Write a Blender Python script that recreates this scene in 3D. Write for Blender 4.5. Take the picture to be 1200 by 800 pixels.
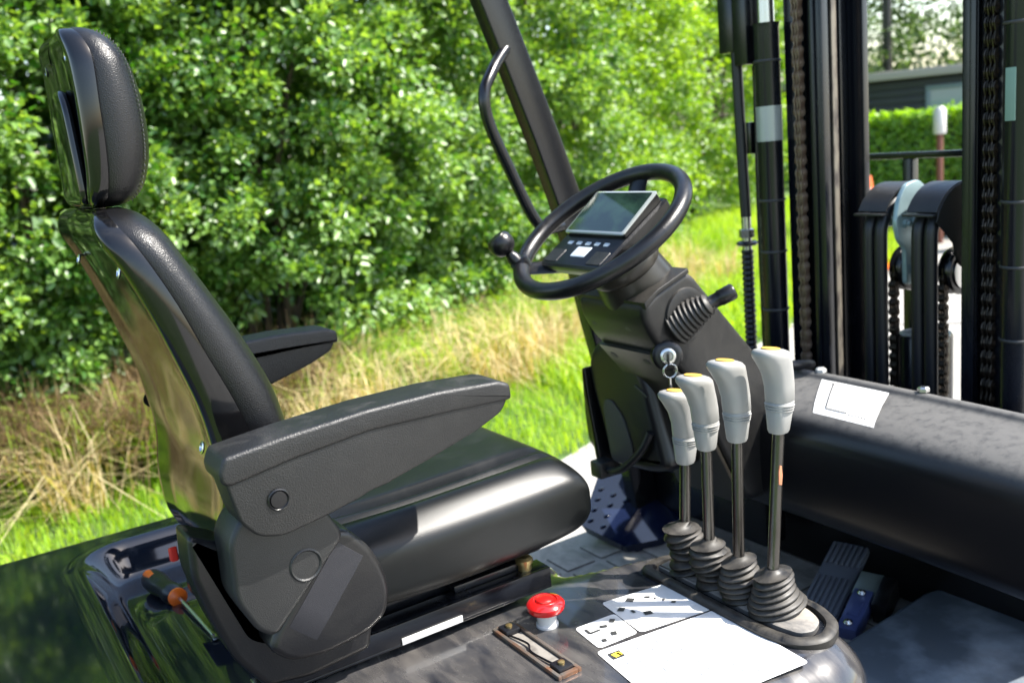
import bpy, bmesh, math, random
import numpy as np
from mathutils import Vector, Matrix, noise
random.seed(7); rng = np.random.default_rng(7)
R = math.radians
for o in list(bpy.data.objects): bpy.data.objects.remove(o)
sc = bpy.context.scene
col = sc.collection

# ------------------------------------------------------------------ camera
cam_d = bpy.data.cameras.new('camera'); cam = bpy.data.objects.new('camera', cam_d); col.objects.link(cam)
sc.camera = cam
F_PX = 1112.96
cam_d.sensor_width = 36.0; cam_d.lens = F_PX * 36.0 / 1200.0
cam_d.clip_start = 0.05; cam_d.clip_end = 500
yaw, pitch, roll = 0.5540, 0.2110, -0.0960
fw = Vector((math.sin(yaw) * math.cos(pitch), math.cos(yaw) * math.cos(pitch), -math.sin(pitch)))
rt = Vector((math.cos(yaw), -math.sin(yaw), 0)); up = rt.cross(fw)
r2 = math.cos(roll) * rt + math.sin(roll) * up; u2 = -math.sin(roll) * rt + math.cos(roll) * up
cam.matrix_world = Matrix(((r2.x, u2.x, -fw.x, -0.3899), (r2.y, u2.y, -fw.y, -1.3743), (r2.z, u2.z, -fw.z, 1.6601), (0, 0, 0, 1)))
cam_d.dof.use_dof = True; cam_d.dof.focus_distance = 1.28; cam_d.dof.aperture_fstop = 5.0
# ------------------------------------------------------------------ light
SUN = Vector((0.62, -0.50, 1.0)).normalized()          # direction towards the sun
el = math.asin(SUN.z); az = math.atan2(SUN.x, SUN.y)
w = bpy.data.worlds.new('World'); sc.world = w; w.use_nodes = True
nt = w.node_tree; nt.nodes.clear()
sky = nt.nodes.new('ShaderNodeTexSky'); sky.sky_type = 'NISHITA'; sky.sun_disc = False
sky.sun_elevation = el; sky.sun_rotation = az; sky.air_density = 1.2; sky.dust_density = 1.5
bg = nt.nodes.new('ShaderNodeBackground'); bg.inputs[1].default_value = 0.14
wo = nt.nodes.new('ShaderNodeOutputWorld')
nt.links.new(sky.outputs[0], bg.inputs[0]); nt.links.new(bg.outputs[0], wo.inputs[0])
sd = bpy.data.lights.new('sun', 'SUN'); sd.energy = 4.6; sd.angle = R(0.6); sd.color = (1.0, 0.955, 0.88)
so = bpy.data.objects.new('sun', sd); col.objects.link(so)
so.rotation_euler = (-SUN).to_track_quat('-Z', 'Y').to_euler(); so.location = (3, -4, 8)
sc.view_settings.view_transform = 'Standard'; sc.view_settings.look = 'None'
sc.view_settings.exposure = 1.65; sc.view_settings.gamma = 1.0

# ------------------------------------------------------------------ materials
def mat(name, c, rough=.5, metal=0, spec=.5, c2=None, nscale=20, namt=.5, bump=0, bscale=200, coat=0, dust=0, dustc=(.30, .27, .23), dscale=9,
        dmin=.25, region=False, stretch=None, rough2=None, thr=(.45, .65), voro=False):
    m = bpy.data.materials.new(name); m.use_nodes = True
    t = m.node_tree; N = t.nodes; Lk = t.links; b = N['Principled BSDF']
    b.inputs['Base Color'].default_value = (*c, 1); b.inputs['Roughness'].default_value = rough
    b.inputs['Metallic'].default_value = metal; b.inputs['Specular IOR Level'].default_value = spec
    if coat: b.inputs['Coat Weight'].default_value = coat; b.inputs['Coat Roughness'].default_value = .04
    tc = N.new('ShaderNodeTexCoord'); src = tc.outputs['Object']
    if stretch:
        mp = N.new('ShaderNodeMapping'); mp.inputs['Scale'].default_value = stretch; Lk.new(src, mp.inputs[0]); src = mp.outputs[0]
    cur = None
    if c2:
        n = N.new('ShaderNodeTexNoise'); n.inputs['Scale'].default_value = nscale; n.inputs['Detail'].default_value = 6; Lk.new(src, n.inputs[0])
        r = N.new('ShaderNodeValToRGB'); r.color_ramp.elements[0].position = thr[0]; r.color_ramp.elements[1].position = thr[1]
        Lk.new(n.outputs[0], r.inputs[0])
        x = N.new('ShaderNodeMix'); x.data_type = 'RGBA'; Lk.new(r.outputs[0], x.inputs[0])
        x.inputs[6].default_value = (*c, 1); x.inputs[7].default_value = (*c2, 1); cur = x.outputs[2]; Lk.new(cur, b.inputs['Base Color'])
    if dust:
        n = N.new('ShaderNodeTexNoise'); n.inputs['Scale'].default_value = dscale; n.inputs['Detail'].default_value = 9; n.inputs['Roughness'].default_value = .68
        n.inputs['Distortion'].default_value = (.25 if region else .9) if dscale < 30 else 0
        Lk.new(src, n.inputs[0])
        g = N.new('ShaderNodeNewGeometry'); sx = N.new('ShaderNodeSeparateXYZ'); Lk.new(g.outputs['Normal'], sx.inputs[0])
        r = N.new('ShaderNodeValToRGB'); r.color_ramp.elements[0].position = .25 if region else .62 - .34 * dust; r.color_ramp.elements[1].position = .85 if region else .86 - .2 * dust
        if region: n.inputs['Roughness'].default_value = .5; n.inputs['Detail'].default_value = 12
        Lk.new(n.outputs[0], r.inputs[0])
        mr = N.new('ShaderNodeMapRange'); mr.inputs[1].default_value = -.1; mr.inputs[2].default_value = .9; mr.inputs[3].default_value = dmin; mr.inputs[4].default_value = 1
        Lk.new(sx.outputs[2], mr.inputs[0])
        mu = N.new('ShaderNodeMath'); mu.operation = 'MULTIPLY'; Lk.new(r.outputs[0], mu.inputs[0]); Lk.new(mr.outputs[0], mu.inputs[1])
        if region:      # feet and hands only dirty the part of the hood nearest the entrance
            sp_ = N.new('ShaderNodeSeparateXYZ'); Lk.new(tc.outputs['Object'], sp_.inputs[0])
            m1 = N.new('ShaderNodeMapRange'); m1.inputs[1].default_value = .02; m1.inputs[2].default_value = -.22; m1.inputs[3].default_value = .10; m1.inputs[4].default_value = 1; Lk.new(sp_.outputs[1], m1.inputs[0])
            m2 = N.new('ShaderNodeMath'); m2.operation = 'MULTIPLY'; Lk.new(mu.outputs[0], m2.inputs[0]); Lk.new(m1.outputs[0], m2.inputs[1]); mu = m2
        mv = N.new('ShaderNodeMath'); mv.operation = 'MULTIPLY'; Lk.new(mu.outputs[0], mv.inputs[0]); mv.inputs[1].default_value = min(1, .35 + dust * .5)
        x = N.new('ShaderNodeMix'); x.data_type = 'RGBA'; Lk.new(mv.outputs[0], x.inputs[0])
        if cur: Lk.new(cur, x.inputs[6])
        else: x.inputs[6].default_value = (*c, 1)
        x.inputs[7].default_value = (*dustc, 1); cur = x.outputs[2]; Lk.new(cur, b.inputs['Base Color'])
        rr = N.new('ShaderNodeMapRange'); rr.inputs[3].default_value = rough; rr.inputs[4].default_value = .8 if rough2 is None else rough2
        Lk.new(mv.outputs[0], rr.inputs[0]); Lk.new(rr.outputs[0], b.inputs['Roughness'])
    if bump:
        if voro:
            n = N.new('ShaderNodeTexVoronoi'); n.inputs['Scale'].default_value = bscale; n.feature = 'DISTANCE_TO_EDGE'
        else:
            n = N.new('ShaderNodeTexNoise'); n.inputs['Scale'].default_value = bscale; n.inputs['Detail'].default_value = 3
        Lk.new(src, n.inputs[0])
        bp = N.new('ShaderNodeBump'); bp.inputs['Strength'].default_value = bump; bp.inputs['Distance'].default_value = .001
        Lk.new(n.outputs[0], bp.inputs['Height']); Lk.new(bp.outputs[0], b.inputs['Normal'])
    return m

def leafmat(name, c1, c2, rough=.35, tr=.35, spec=.5):
    m = bpy.data.materials.new(name); m.use_nodes = True
    t = m.node_tree; N = t.nodes; Lk = t.links; b = N['Principled BSDF']; out = N['Material Output']
    a = N.new('ShaderNodeAttribute'); a.attribute_name = 'tone'
    x = N.new('ShaderNodeMix'); x.data_type = 'RGBA'; Lk.new(a.outputs['Fac'], x.inputs[0]); x.inputs[6].default_value = (*c1, 1); x.inputs[7].default_value = (*c2, 1)
    Lk.new(x.outputs[2], b.inputs['Base Color']); b.inputs['Roughness'].default_value = rough; b.inputs['Specular IOR Level'].default_value = spec
    tl = N.new('ShaderNodeBsdfTranslucent')
    br = N.new('ShaderNodeMix'); br.data_type = 'RGBA'; br.blend_type = 'MULTIPLY'; br.inputs[0].default_value = 1
    Lk.new(x.outputs[2], br.inputs[6]); br.inputs[7].default_value = (1.9, 1.7, .5, 1); Lk.new(br.outputs[2], tl.inputs[0])
    ms = N.new('ShaderNodeMixShader'); ms.inputs[0].default_value = tr; Lk.new(b.outputs[0], ms.inputs[1]); Lk.new(tl.outputs[0], ms.inputs[2])
    Lk.new(ms.outputs[0], out.inputs[0]); return m

M = dict(
 paint=mat('gloss_navy_paint', (.012, .018, .035), .12, 0, .5, dust=.42, dscale=5, dustc=(.17, .16, .15), coat=.6, rough2=.6, stretch=(1.6, .9, 1)),
 hood=mat('dusty_hood_paint', (.0035, .006, .012), .06, 0, .5, dust=.9, dscale=13, dustc=(.115, .105, .094), coat=.4, rough2=.55, stretch=(3.0, .9, 1), region=True),
 leather=mat('black_vinyl', (.0030, .0030, .0036), .36, 0, .42, bump=.5, bscale=420, dust=.2, dustc=(.02, .02, .022), rough2=.6, voro=True),
 cushion=mat('black_seat_vinyl', (.0028, .0034, .0034), .36, 0, .34, bump=.15, bscale=520, dust=.3, dscale=6, dustc=(.025, .025, .025), rough2=.6, voro=True),
 shell=mat('gloss_black_shell', (.003, .003, .0035), .10, 0, .45, coat=.1, dust=.3, dscale=22, dustc=(.03, .027, .024), rough2=.4),
 plastic=mat('textured_black_plastic', (.006, .006, .0062), .44, 0, .5, bump=.8, bscale=520, dust=.4, dscale=16, dustc=(.045, .042, .037)),
 smooth=mat('satin_black_plastic', (.0040, .0040, .0048), .30, 0, .42, dust=.42, dscale=12, dustc=(.030, .028, .025), bump=.25, bscale=600),
 grey=mat('charcoal_plastic', (.011, .0115, .012), .36, 0, .45, dust=.5, dscale=10, dustc=(.05, .047, .042), bump=.5, bscale=700),
 dusty=mat('dusty_black_plastic', (.0050, .0050, .0055), .36, 0, .4, dust=.75, dscale=14, dustc=(.05, .045, .037), bump=.3, bscale=500),
 cowl=mat('cowl_plastic', (.0035, .0035, .005), .28, 0, .5, dust=1.6, dscale=60, dustc=(.075, .073, .070), bump=.05, bscale=500, dmin=-1.0),
 kick=mat('sky_tinted_black_paint', (.006, .010, .03), .08, 0, .5, c2=(.004, .006, .016), nscale=6, coat=.5),  # blue of the reflected sky is put into the base colour
 panel=mat('brown_black_panel', (.015, .013, .010), .34, 0, .5, dust=.45, dscale=9, dustc=(.07, .062, .05)),
 rubber=mat('dusty_rubber', (.0060, .0057, .0055), .40, 0, .4, dust=.8, dscale=28, dustc=(.075, .066, .053)),
 black=mat('black_painted_steel', (.0035, .004, .006), .24, 0, .5, dust=.25, dustc=(.02, .02, .02)),
 mast=mat('mast_steel', (.0035, .0045, .008), .24, 0, .5, dust=.35, dscale=12, dustc=(.04, .04, .045), stretch=(1, 1, .3)),
 rubberhose=mat('hose_rubber', (.004, .0045, .007), .42, 0, .5),
 chain=mat('oiled_chain', (.085, .066, .05), .36, .8, .5, c2=(.02, .017, .015), nscale=60),
 rust=mat('rusty_chain', (.26, .19, .14), .38, .45, .5, c2=(.14, .08, .05), nscale=50),
 grease=mat('old_grease', (.17, .15, .12), .5, .2, .5, c2=(.06, .05, .045), nscale=60, bump=1, bscale=120, stretch=(1, 1, .35)),
 zinc=mat('zinc_plate', (.26, .36, .38), .35, .35, .5, c2=(.20, .28, .30), nscale=14),
 steel=mat('brushed_steel', (.55, .55, .54), .25, 1, .5),
 rod=mat('worn_lever_steel', (.10, .095, .088), .25, .9, .5, c2=(.035, .030, .027), nscale=16, bump=.4, bscale=160, stretch=(1, 1, .25)),
 brass=mat('zinc_yellow_bolt', (.52, .38, .16), .3, .9),
 knob=mat('pale_grey_plastic', (.235, .232, .222), .40, 0, .5, dust=.55, dscale=22, dustc=(.165, .155, .135), rough2=.5),
 yellow=mat('yellow_insert', (.50, .30, .05), .4),
 red=mat('red_button_plastic', (.45, .010, .010), .18, 0, .5, coat=.5),
 redp=mat('red_release_plastic', (.6, .03, .02), .35),
 white=mat('white_sticker', (.60, .60, .59), .4, c2=(.52, .515, .49), nscale=30),
 whitep=mat('white_plastic', (.5, .49, .47), .3),
 ink=mat('black_ink', (.03, .03, .03), .5),
 faint=mat('pale_print', (.15, .16, .18), .5),
 logo=mat('yellow_print', (.8, .62, .05), .5),
 orange=mat('orange_rubber', (.62, .11, .008), .35),
 belt=mat('seat_belt_webbing', (.012, .012, .016), .45, bump=.35, bscale=1400, dust=.3, dustc=(.07, .065, .06)),
 glass=mat('display_glass', (.008, .018, .016), .05, 0, .5, c2=(.02, .045, .03), nscale=20),
 bezel=mat('clear_bezel', (.26, .28, .27), .15, 0, .6, coat=1),
 key=mat('display_key', (.42, .47, .52), .4),
 mat_=mat('rubber_floor_mat', (.020, .020, .022), .5, 0, .4, dust=1.5, dscale=12, dustc=(.30, .28, .245)),
 step=mat('worn_blue_steel', (.09, .11, .135), .35, .1, .5, c2=(.24, .28, .33), nscale=9, dust=.3, dustc=(.16, .15, .14)),
 pedal=mat('pedal_rubber', (.10, .11, .135), .5, dust=.4, dustc=(.13, .13, .13)),
 bracket=mat('blue_bracket_paint', (.06, .08, .20), .3, .2),
 bark=mat('bark', (.10, .075, .05), .8, c2=(.05, .04, .03), nscale=9, bump=1, bscale=30),
 clad=mat('dark_cladding', (.015, .018, .025), .6, c2=(.02, .023, .03), nscale=3),
 roofm=mat('pale_roof_trim', (.30, .27, .25), .6),
 frame=mat('window_frame', (.11, .15, .17), .4),
 pane=mat('window_glass', (.22, .27, .30), .05, 0, .8),
 conc=mat('pale_concrete', (.30, .285, .26), .85, c2=(.22, .21, .19), nscale=1.2, bump=1, bscale=40),
 soil=mat('verge_soil', (.05, .10, .015), .9, c2=(.08, .13, .022), nscale=1.1),
 lit=mat('yellow_green_grass', (.17, .27, .03), .6),
)
def painted(name, c):
    return mat(name, c, .5)
M['bush'] = leafmat('bush_leaf', (.032, .115, .012), (.225, .37, .085), .40, .42, 1.0)
M['bushfar'] = leafmat('far_bush_leaf', (.07, .17, .012), (.25, .40, .04), .42, .45, .9)
M['tree'] = leafmat('tree_leaf', (.03, .075, .02), (.10, .17, .05), .4, .4)
M['hedge'] = leafmat('hedge_leaf', (.05, .15, .008), (.19, .36, .012), .4, .4)
M['grass'] = leafmat('grass_blade', (.15, .31, .010), (.33, .46, .045), .5, .5, .3)
M['straw'] = leafmat('dry_straw', (.34, .25, .12), (.62, .52, .30), .6, .25, .3)
M['dead'] = leafmat('dead_stem', (.07, .045, .02), (.22, .15, .07), .6, .2, .3)
M['weed'] = leafmat('weed_leaf', (.05, .14, .012), (.17, .28, .03), .45, .4, .4)

# ------------------------------------------------------------------ building helpers
FORK = None
def tag(o, label=None, cat=None, group=None, kind=None):
    if label: o['label'] = label
    if cat: o['category'] = cat
    if group: o['group'] = group
    if kind: o['kind'] = kind
    return o
def empty(name, loc=(0, 0, 0)):
    o = bpy.data.objects.new(name, None); o.empty_display_size = .1; o.location = loc; col.objects.link(o); return o
class MB:
    def __init__(s): s.v = []; s.f = []
    def add(s, vs, fs):
        n = len(s.v); s.v += [tuple(p) for p in vs]; s.f += [tuple(i + n for i in q) for q in fs]; return s
    def box(s, x0, x1, y0, y1, z0, z1, b=0.002, rot=None, c=None):
        cx, cy, cz = (x0 + x1) / 2, (y0 + y1) / 2, (z0 + z1) / 2; hx, hy, hz = abs(x1 - x0) / 2, abs(y1 - y0) / 2, abs(z1 - z0) / 2
        b = min(b, hx * .6, hy * .6, hz * .6)
        bm = bmesh.new(); bmesh.ops.create_cube(bm, size=1)
        for v in bm.verts: v.co = Vector((v.co.x * 2 * hx, v.co.y * 2 * hy, v.co.z * 2 * hz))
        if b > 0: bmesh.ops.bevel(bm, geom=bm.edges[:], offset=b, segments=2, affect='EDGES', profile=.6)
        bm.verts.index_update()
        mt = (rot if rot else Matrix.Identity(3))
        vs = [mt @ v.co + Vector((cx, cy, cz)) for v in bm.verts]; fs = [[v.index for v in f.verts] for f in bm.faces]; bm.free()
        return s.add(vs, fs)
    def tube(s, pts, r, n=12, caps=True, smooth=0):
        pts = [Vector(p) for p in pts]
        if smooth: pts, r = crs(pts, r, smooth)
        rs = r if hasattr(r, '__len__') else [r] * len(pts)
        T = [(pts[min(i + 1, len(pts) - 1)] - pts[max(i - 1, 0)]).normalized() for i in range(len(pts))]
        a = Vector((0, 0, 1)) if abs(T[0].z) < .9 else Vector((1, 0, 0))
        u = T[0].cross(a).normalized(); vs = []; fs = []
        for i, p in enumerate(pts):
            u = (u - T[i] * u.dot(T[i])).normalized(); v = T[i].cross(u)
            for k in range(n):
                an = 2 * math.pi * k / n; vs.append(p + rs[i] * (math.cos(an) * u + math.sin(an) * v))
        for i in range(len(pts) - 1):
            for k in range(n):
                a0 = i * n + k; a1 = i * n + (k + 1) % n; fs.append((a0, a1, a1 + n, a0 + n))
        if caps:
            fs.append(tuple(range(n))[::-1]); fs.append(tuple(range((len(pts) - 1) * n, len(pts) * n)))
        return s.add(vs, fs)
    def lathe(s, prof, o=(0, 0, 0), axis=(0, 0, 1), n=28, sx=1, sy=1, ref=None):
        ax = Vector(axis).normalized(); a = Vector(ref) if ref else (Vector((1, 0, 0)) if abs(ax.x) < .9 else Vector((0, 1, 0)))
        u = (a - ax * a.dot(ax)).normalized(); v = ax.cross(u); o = Vector(o); vs = []; fs = []
        for r, h in prof:
            for k in range(n):
                an = 2 * math.pi * k / n; vs.append(o + ax * h + u * (r * math.cos(an) * sx) + v * (r * math.sin(an) * sy))
        for i in range(len(prof) - 1):
            for k in range(n):
                a0 = i * n + k; a1 = i * n + (k + 1) % n; fs.append((a0, a1, a1 + n, a0 + n))
        fs.append(tuple(range(n))[::-1]); fs.append(tuple(range((len(prof) - 1) * n, len(prof) * n)))
        return s.add(vs, fs)
    def loft(s, rings, cap=True):
        n = len(rings[0]); vs = [p for r in rings for p in r]; fs = []
        for i in range(len(rings) - 1):
            for k in range(n):
                a0 = i * n + k; a1 = i * n + (k + 1) % n; fs.append((a0, a1, a1 + n, a0 + n))
        if cap: fs.append(tuple(range(n))[::-1]); fs.append(tuple(range((len(rings) - 1) * n, len(rings) * n)))
        return s.add(vs, fs)
    def rext(s, prof, a0, a1, r=.005, axis='Y', seg=4, cr=0):
        """closed outline extruded from a0 to a1 with rounded rims"""
        P = [Vector((p[0], p[1])) for p in prof]
        if cr: P = rnd(P, cr)
        ar = sum(P[i].x * P[(i + 1) % len(P)].y - P[(i + 1) % len(P)].x * P[i].y for i in range(len(P)))
        if ar < 0: P.reverse()
        m = len(P); Nn = []
        for i in range(m):
            d1 = (P[i] - P[i - 1]); d2 = (P[(i + 1) % m] - P[i]); d1 = d1.normalized() if d1.length > 1e-9 else d2.normalized(); d2 = d2.normalized() if d2.length > 1e-9 else d1
            nn = Vector((d1.y + d2.y, -d1.x - d2.x)); nn = nn.normalized() if nn.length > 1e-6 else Vector((d1.y, -d1.x))
            Nn.append(nn / max(.5, nn.dot(Vector((d1.y, -d1.x)))))
        sg = 1 if a1 > a0 else -1; r = min(r, abs(a1 - a0) * .49)
        lev = [(a0 + sg * (r - r * math.cos(t)), r * (1 - math.sin(t))) for t in [math.pi / 2 * k / seg for k in range(seg + 1)]]
        lev += [(a1 - sg * (r - r * math.cos(t)), r * (1 - math.sin(t))) for t in [math.pi / 2 * (seg - k) / seg for k in range(seg + 1)]]
        def pl(p, a): return {'Y': (p.x, a, p.y), 'X': (a, p.x, p.y), 'Z': (p.x, p.y, a)}[axis]
        rings = [[pl(P[i] - Nn[i] * ins, a) for i in range(m)] for a, ins in lev]
        return s.loft(rings)
    def build(s, name, m, parent=None, smooth=True, ang=40, label=None, sub=0):
        me = bpy.data.meshes.new(name); me.from_pydata(s.v, [], s.f)
        bm = bmesh.new(); bm.from_mesh(me); bmesh.ops.recalc_face_normals(bm, faces=bm.faces[:]); bm.to_mesh(me); bm.free()
        o = bpy.data.objects.new(name, me); col.objects.link(o); me.materials.append(m)
        if smooth: me.shade_smooth(); me.set_sharp_from_angle(angle=R(ang))
        if parent is not None: o.parent = parent
        if label: o['label'] = label
        if sub:
            md = o.modifiers.new('sub', 'SUBSURF'); md.levels = md.render_levels = sub
        return o
def crs(P, r, k):
    rs = r if hasattr(r, '__len__') else [r] * len(P); out = []; ro = []
    for i in range(len(P) - 1):
        p0 = P[max(i - 1, 0)]; p1 = P[i]; p2 = P[i + 1]; p3 = P[min(i + 2, len(P) - 1)]
        for j in range(k):
            t = j / k
            out.append(.5 * ((2 * p1) + (p2 - p0) * t + (2 * p0 - 5 * p1 + 4 * p2 - p3) * t * t + (-p0 + 3 * p1 - 3 * p2 + p3) * t ** 3)); ro.append(rs[i] + (rs[i + 1] - rs[i]) * t)
    out.append(P[-1]); ro.append(rs[-1]); return out, ro
def rnd(P, r, k=5):
    out = []; m = len(P)
    for i in range(m):
        a, b, c = P[i - 1], P[i], P[(i + 1) % m]; d = min(r, (a - b).length * .45, (c - b).length * .45)
        s_, e_ = b + (a - b).normalized() * d, b + (c - b).normalized() * d
        for j in range(k + 1):
            t = j / k; out.append((1 - t) ** 2 * s_ + 2 * t * (1 - t) * b + t * t * e_)
    return out
def lerp_tab(tab, t):
    for i in range(len(tab) - 1):
        a, b = tab[i], tab[i + 1]
        if t <= b[0] or i == len(tab) - 2:
            q = (t - a[0]) / (b[0] - a[0]); return [a[j] + (b[j] - a[j]) * q for j in range(1, len(a))]
def copyob(o, parent, loc=None):
    c = o.copy(); col.objects.link(c); c.parent = parent
    if loc is not None: c.location = loc
    return c

# ================================================================== SETTING: ground
def sheet(name, pts, z, m, **k):
    o = MB().add([(x, y, z) for x, y in pts], [tuple(range(len(pts)))]).build(name, m, smooth=False); tag(o, kind='structure', **k); return o
sheet('ground', [(-150, -150), (150, -150), (150, 150), (-150, 150)], -.01, M['soil'])
PAVE = [(-60, -60), (60, -60), (60, 6.2), (12, 6.2), (7, 4.3), (2.5, 2.62), (-.6, 1.6), (-6, -.4), (-60, -20)]
PAVE = [(.9, -60), (60, -60), (60, 6.2), (12, 6.2), (7, 4.35), (2.5, 2.62), (1.2, 2.1), (.4, 1.2), (-1.0, .2), (-1.2, -3.0)]
sheet('pavement', PAVE, .0, M['conc'])
def pave_y(x): return np.interp(x, [-60, -1.2, -1.0, .4, 1.2, 2.5, 7, 12, 60], [-2, -2, .2, 1.2, 2.1, 2.62, 4.35, 6.2, 6.2])
# joint in the slabs
jt = MB()
jt.box(4.3, 9, 1.93, 1.95, .001, .006, 0, rot=Matrix.Rotation(R(-52), 3, 'Z'))
jt.build('paving_joint', M['ink'], smooth=False)['kind'] = 'structure'

# ------------------------------------------------------------------ leaves
def leaf_mesh(name, P, D, Nn, L, W, tone, m, fold=.25, droop=.15):
    """P base points, D direction of the leaf, Nn leaf normal, L length, W width"""
    n = len(P); S = np.cross(D, Nn); S /= np.linalg.norm(S, axis=1)[:, None] + 1e-9
    L = L[:, None]; W = W[:, None]
    base = P; tip = P + D * L - Nn * L * droop
    a1 = P + D * L * .32 + S * W * .5 + Nn * W * fold; a2 = P + D * L * .70 + S * W * .42 + Nn * W * fold * .8 - Nn * L * droop * .4
    b1 = P + D * L * .32 - S * W * .5 + Nn * W * fold; b2 = P + D * L * .70 - S * W * .42 + Nn * W * fold * .8 - Nn * L * droop * .4
    V = np.stack([base, a1, a2, tip, b2, b1], 1).reshape(-1, 3)
    i = np.arange(n)[:, None] * 6
    Fq = np.concatenate([i + np.array([[0, 1, 2, 3]]), i + np.array([[0, 3, 4, 5]])], 1).reshape(-1, 4)
    return raw(name, V, Fq, np.repeat(tone, 6), m)
def raw(name, V, Fq, tone, m):
    me = bpy.data.meshes.new(name); k = Fq.shape[1]
    me.vertices.add(len(V)); me.vertices.foreach_set('co', V.astype(np.float32).ravel())
    me.loops.add(Fq.size); me.loops.foreach_set('vertex_index', Fq.astype(np.int32).ravel())
    me.polygons.add(len(Fq)); me.polygons.foreach_set('loop_start', np.arange(0, Fq.size, k, dtype=np.int32)); me.polygons.foreach_set('loop_total', np.full(len(Fq), k, dtype=np.int32))
    at = me.attributes.new('tone', 'FLOAT', 'POINT'); at.data.foreach_set('value', tone.astype(np.float32))
    me.update(calc_edges=True); me.materials.append(m)
    o = bpy.data.objects.new(name, me); col.objects.link(o); return o
def unit(v): return v / (np.linalg.norm(v, axis=1)[:, None] + 1e-9)

def bush(name, x, y, rx, ry, h, n, leaf, m, label, cat='bush', group=None, base=.15, ncl=150, bulge=.22, trunk_h=0, face=(-.6, -.8), back=.35, csz=.2, wr=.62):
    root = empty(name, (x, y, 0)); tag(root, label, cat, group)
    # clump centres on a lumpy shell
    ph = rng.uniform(0, 2 * np.pi, ncl * 3); zt = rng.uniform(0, 1, ncl * 3)
    fx = np.cos(ph) * face[0] + np.sin(ph) * face[1]
    keep = rng.uniform(0, 1, ncl * 3) < np.where(fx > -.15, 1, back)
    ph, zt = ph[keep][:ncl], zt[keep][:ncl]
    zz = base + zt * (h - base)
    t = np.clip((zz - base) / (h - base), 0, 1)
    prof = (np.sin(np.pi * np.clip(t * .80 + .17, 0, 1)) ** .55)
    lump = 1 + bulge * np.sin(3 * ph + x * 2 + 2.2 * zz) * np.cos(2.3 * zz + y + ph) + rng.normal(0, .08, len(ph))
    rad = prof * lump * np.where(rng.uniform(0, 1, len(ph)) < .3, rng.uniform(.45, .8, len(ph)), rng.uniform(.8, 1.06, len(ph)))
    C0 = np.stack([rx * rad * np.cos(ph), ry * rad * np.sin(ph), zz], 1)
    out = unit(np.stack([np.cos(ph), np.sin(ph), .15 + t * .9], 1))
    k = max(1, n // len(C0)); nl = k * len(C0)
    ci = np.repeat(np.arange(len(C0)), k)
    size = csz * rng.uniform(.6, 1.5, len(C0))[ci]
    off = rng.normal(0, 1, (nl, 3)); off = unit(off) * (rng.uniform(0, 1, nl) ** .45)[:, None] * size[:, None] * np.array([1, 1, .7])
    P = C0[ci] + off; P[:, 2] = np.maximum(P[:, 2], .03)
    D = unit(out[ci] * .55 + unit(off) * .6 + rng.normal(0, .5, (nl, 3)) + np.array([0, 0, -.12]))
    Nn = unit(out[ci] * .35 + np.array([.1, -.15, .75]) + rng.normal(0, .55, (nl, 3)))
    Nn = unit(Nn - D * (Nn * D).sum(1)[:, None])
    L = leaf * rng.uniform(.6, 1.25, nl); W = L * wr * rng.uniform(.8, 1.15, nl)
    tone = np.clip(rng.normal(.42, .24, nl) + (rng.uniform(-.28, .28, len(C0)))[ci], 0, 1)
    crown = leaf_mesh('crown', P, D, Nn, L, W, tone, m); crown.parent = root
    # stems
    mb = MB()
    ns = 9 if not trunk_h else 7
    if trunk_h:
        mb.tube([(0, 0, -.05), (.03, 0, trunk_h * .5), (0, .05, trunk_h), (0, 0, h * .8)], [.13, .11, .09, .02], 9, smooth=4)
    for q in range(ns):
        j = rng.integers(len(C0)); e = Vector(C0[j].tolist()); e.x *= .6; e.y *= .6; s0 = Vector((rng.uniform(-.15, .15), rng.uniform(-.15, .15), trunk_h if trunk_h else -.03))
        mid = s0.lerp(e, .5) + Vector((rng.uniform(-.1, .1), rng.uniform(-.1, .1), .25))
        mb.tube([s0, mid, e], [.035, .022, .006], 6, smooth=3)
    mb.build('trunk' if trunk_h else 'stem', M['bark'], root)
    return root
# the hedgerow behind the machine, near to far (left to right)
BUSH = [
 (-3.3, 5.9, 1.5, 1.1, 4.6, 34000, .060, 'leafy bush at the left end of the row, outside the left edge'),
 (-.85, 5.75, 1.35, 1.15, 4.4, 50000, .060, 'dense green bush left of the seat headrest'),
 (.35, 5.75, 1.35, 1.2, 4.6, 58000, .062, 'dark green bush directly behind the seat headrest and backrest'),
 (1.95, 5.85, 1.3, 1.15, 4.7, 58000, .062, 'shady bush with pale leaf clusters behind the far armrest'),
 (3.4, 6.4, 1.35, 1.2, 4.8, 54000, .064, 'bushy shrub behind the overhead guard pillar and grab handle'),
 (4.95, 7.3, 1.4, 1.3, 5.1, 46000, .068, 'bright leafy bush behind the top of the steering wheel'),
 (6.7, 8.5, 1.6, 1.4, 5.6, 40000, .068, 'sunlit yellow green bush right of the steering wheel'),
 (8.6, 10.1, 1.7, 1.5, 6.2, 34000, .078, 'tall bright bush just left of the mast'),
 (11.6, 11.6, 2.4, 1.9, 6.6, 30000, .09, 'large bright bush partly behind the mast cylinder'),
 (15.0, 14.2, 2.8, 2.2, 7.0, 22000, .11, 'farthest bush of the row behind the far mast rail'),
]
for i, (x, y, rx, ry, h, n, lf, lb) in enumerate(BUSH):
    bush('green_bush', x, y, rx, ry, h, n, lf, M['bush'] if i < 6 else M['bushfar'], lb, 'bush', 'bushes in a row along the grass verge', ncl=420 if i < 6 else 320, csz=.20 if i < 6 else .27, back=.25)
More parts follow.
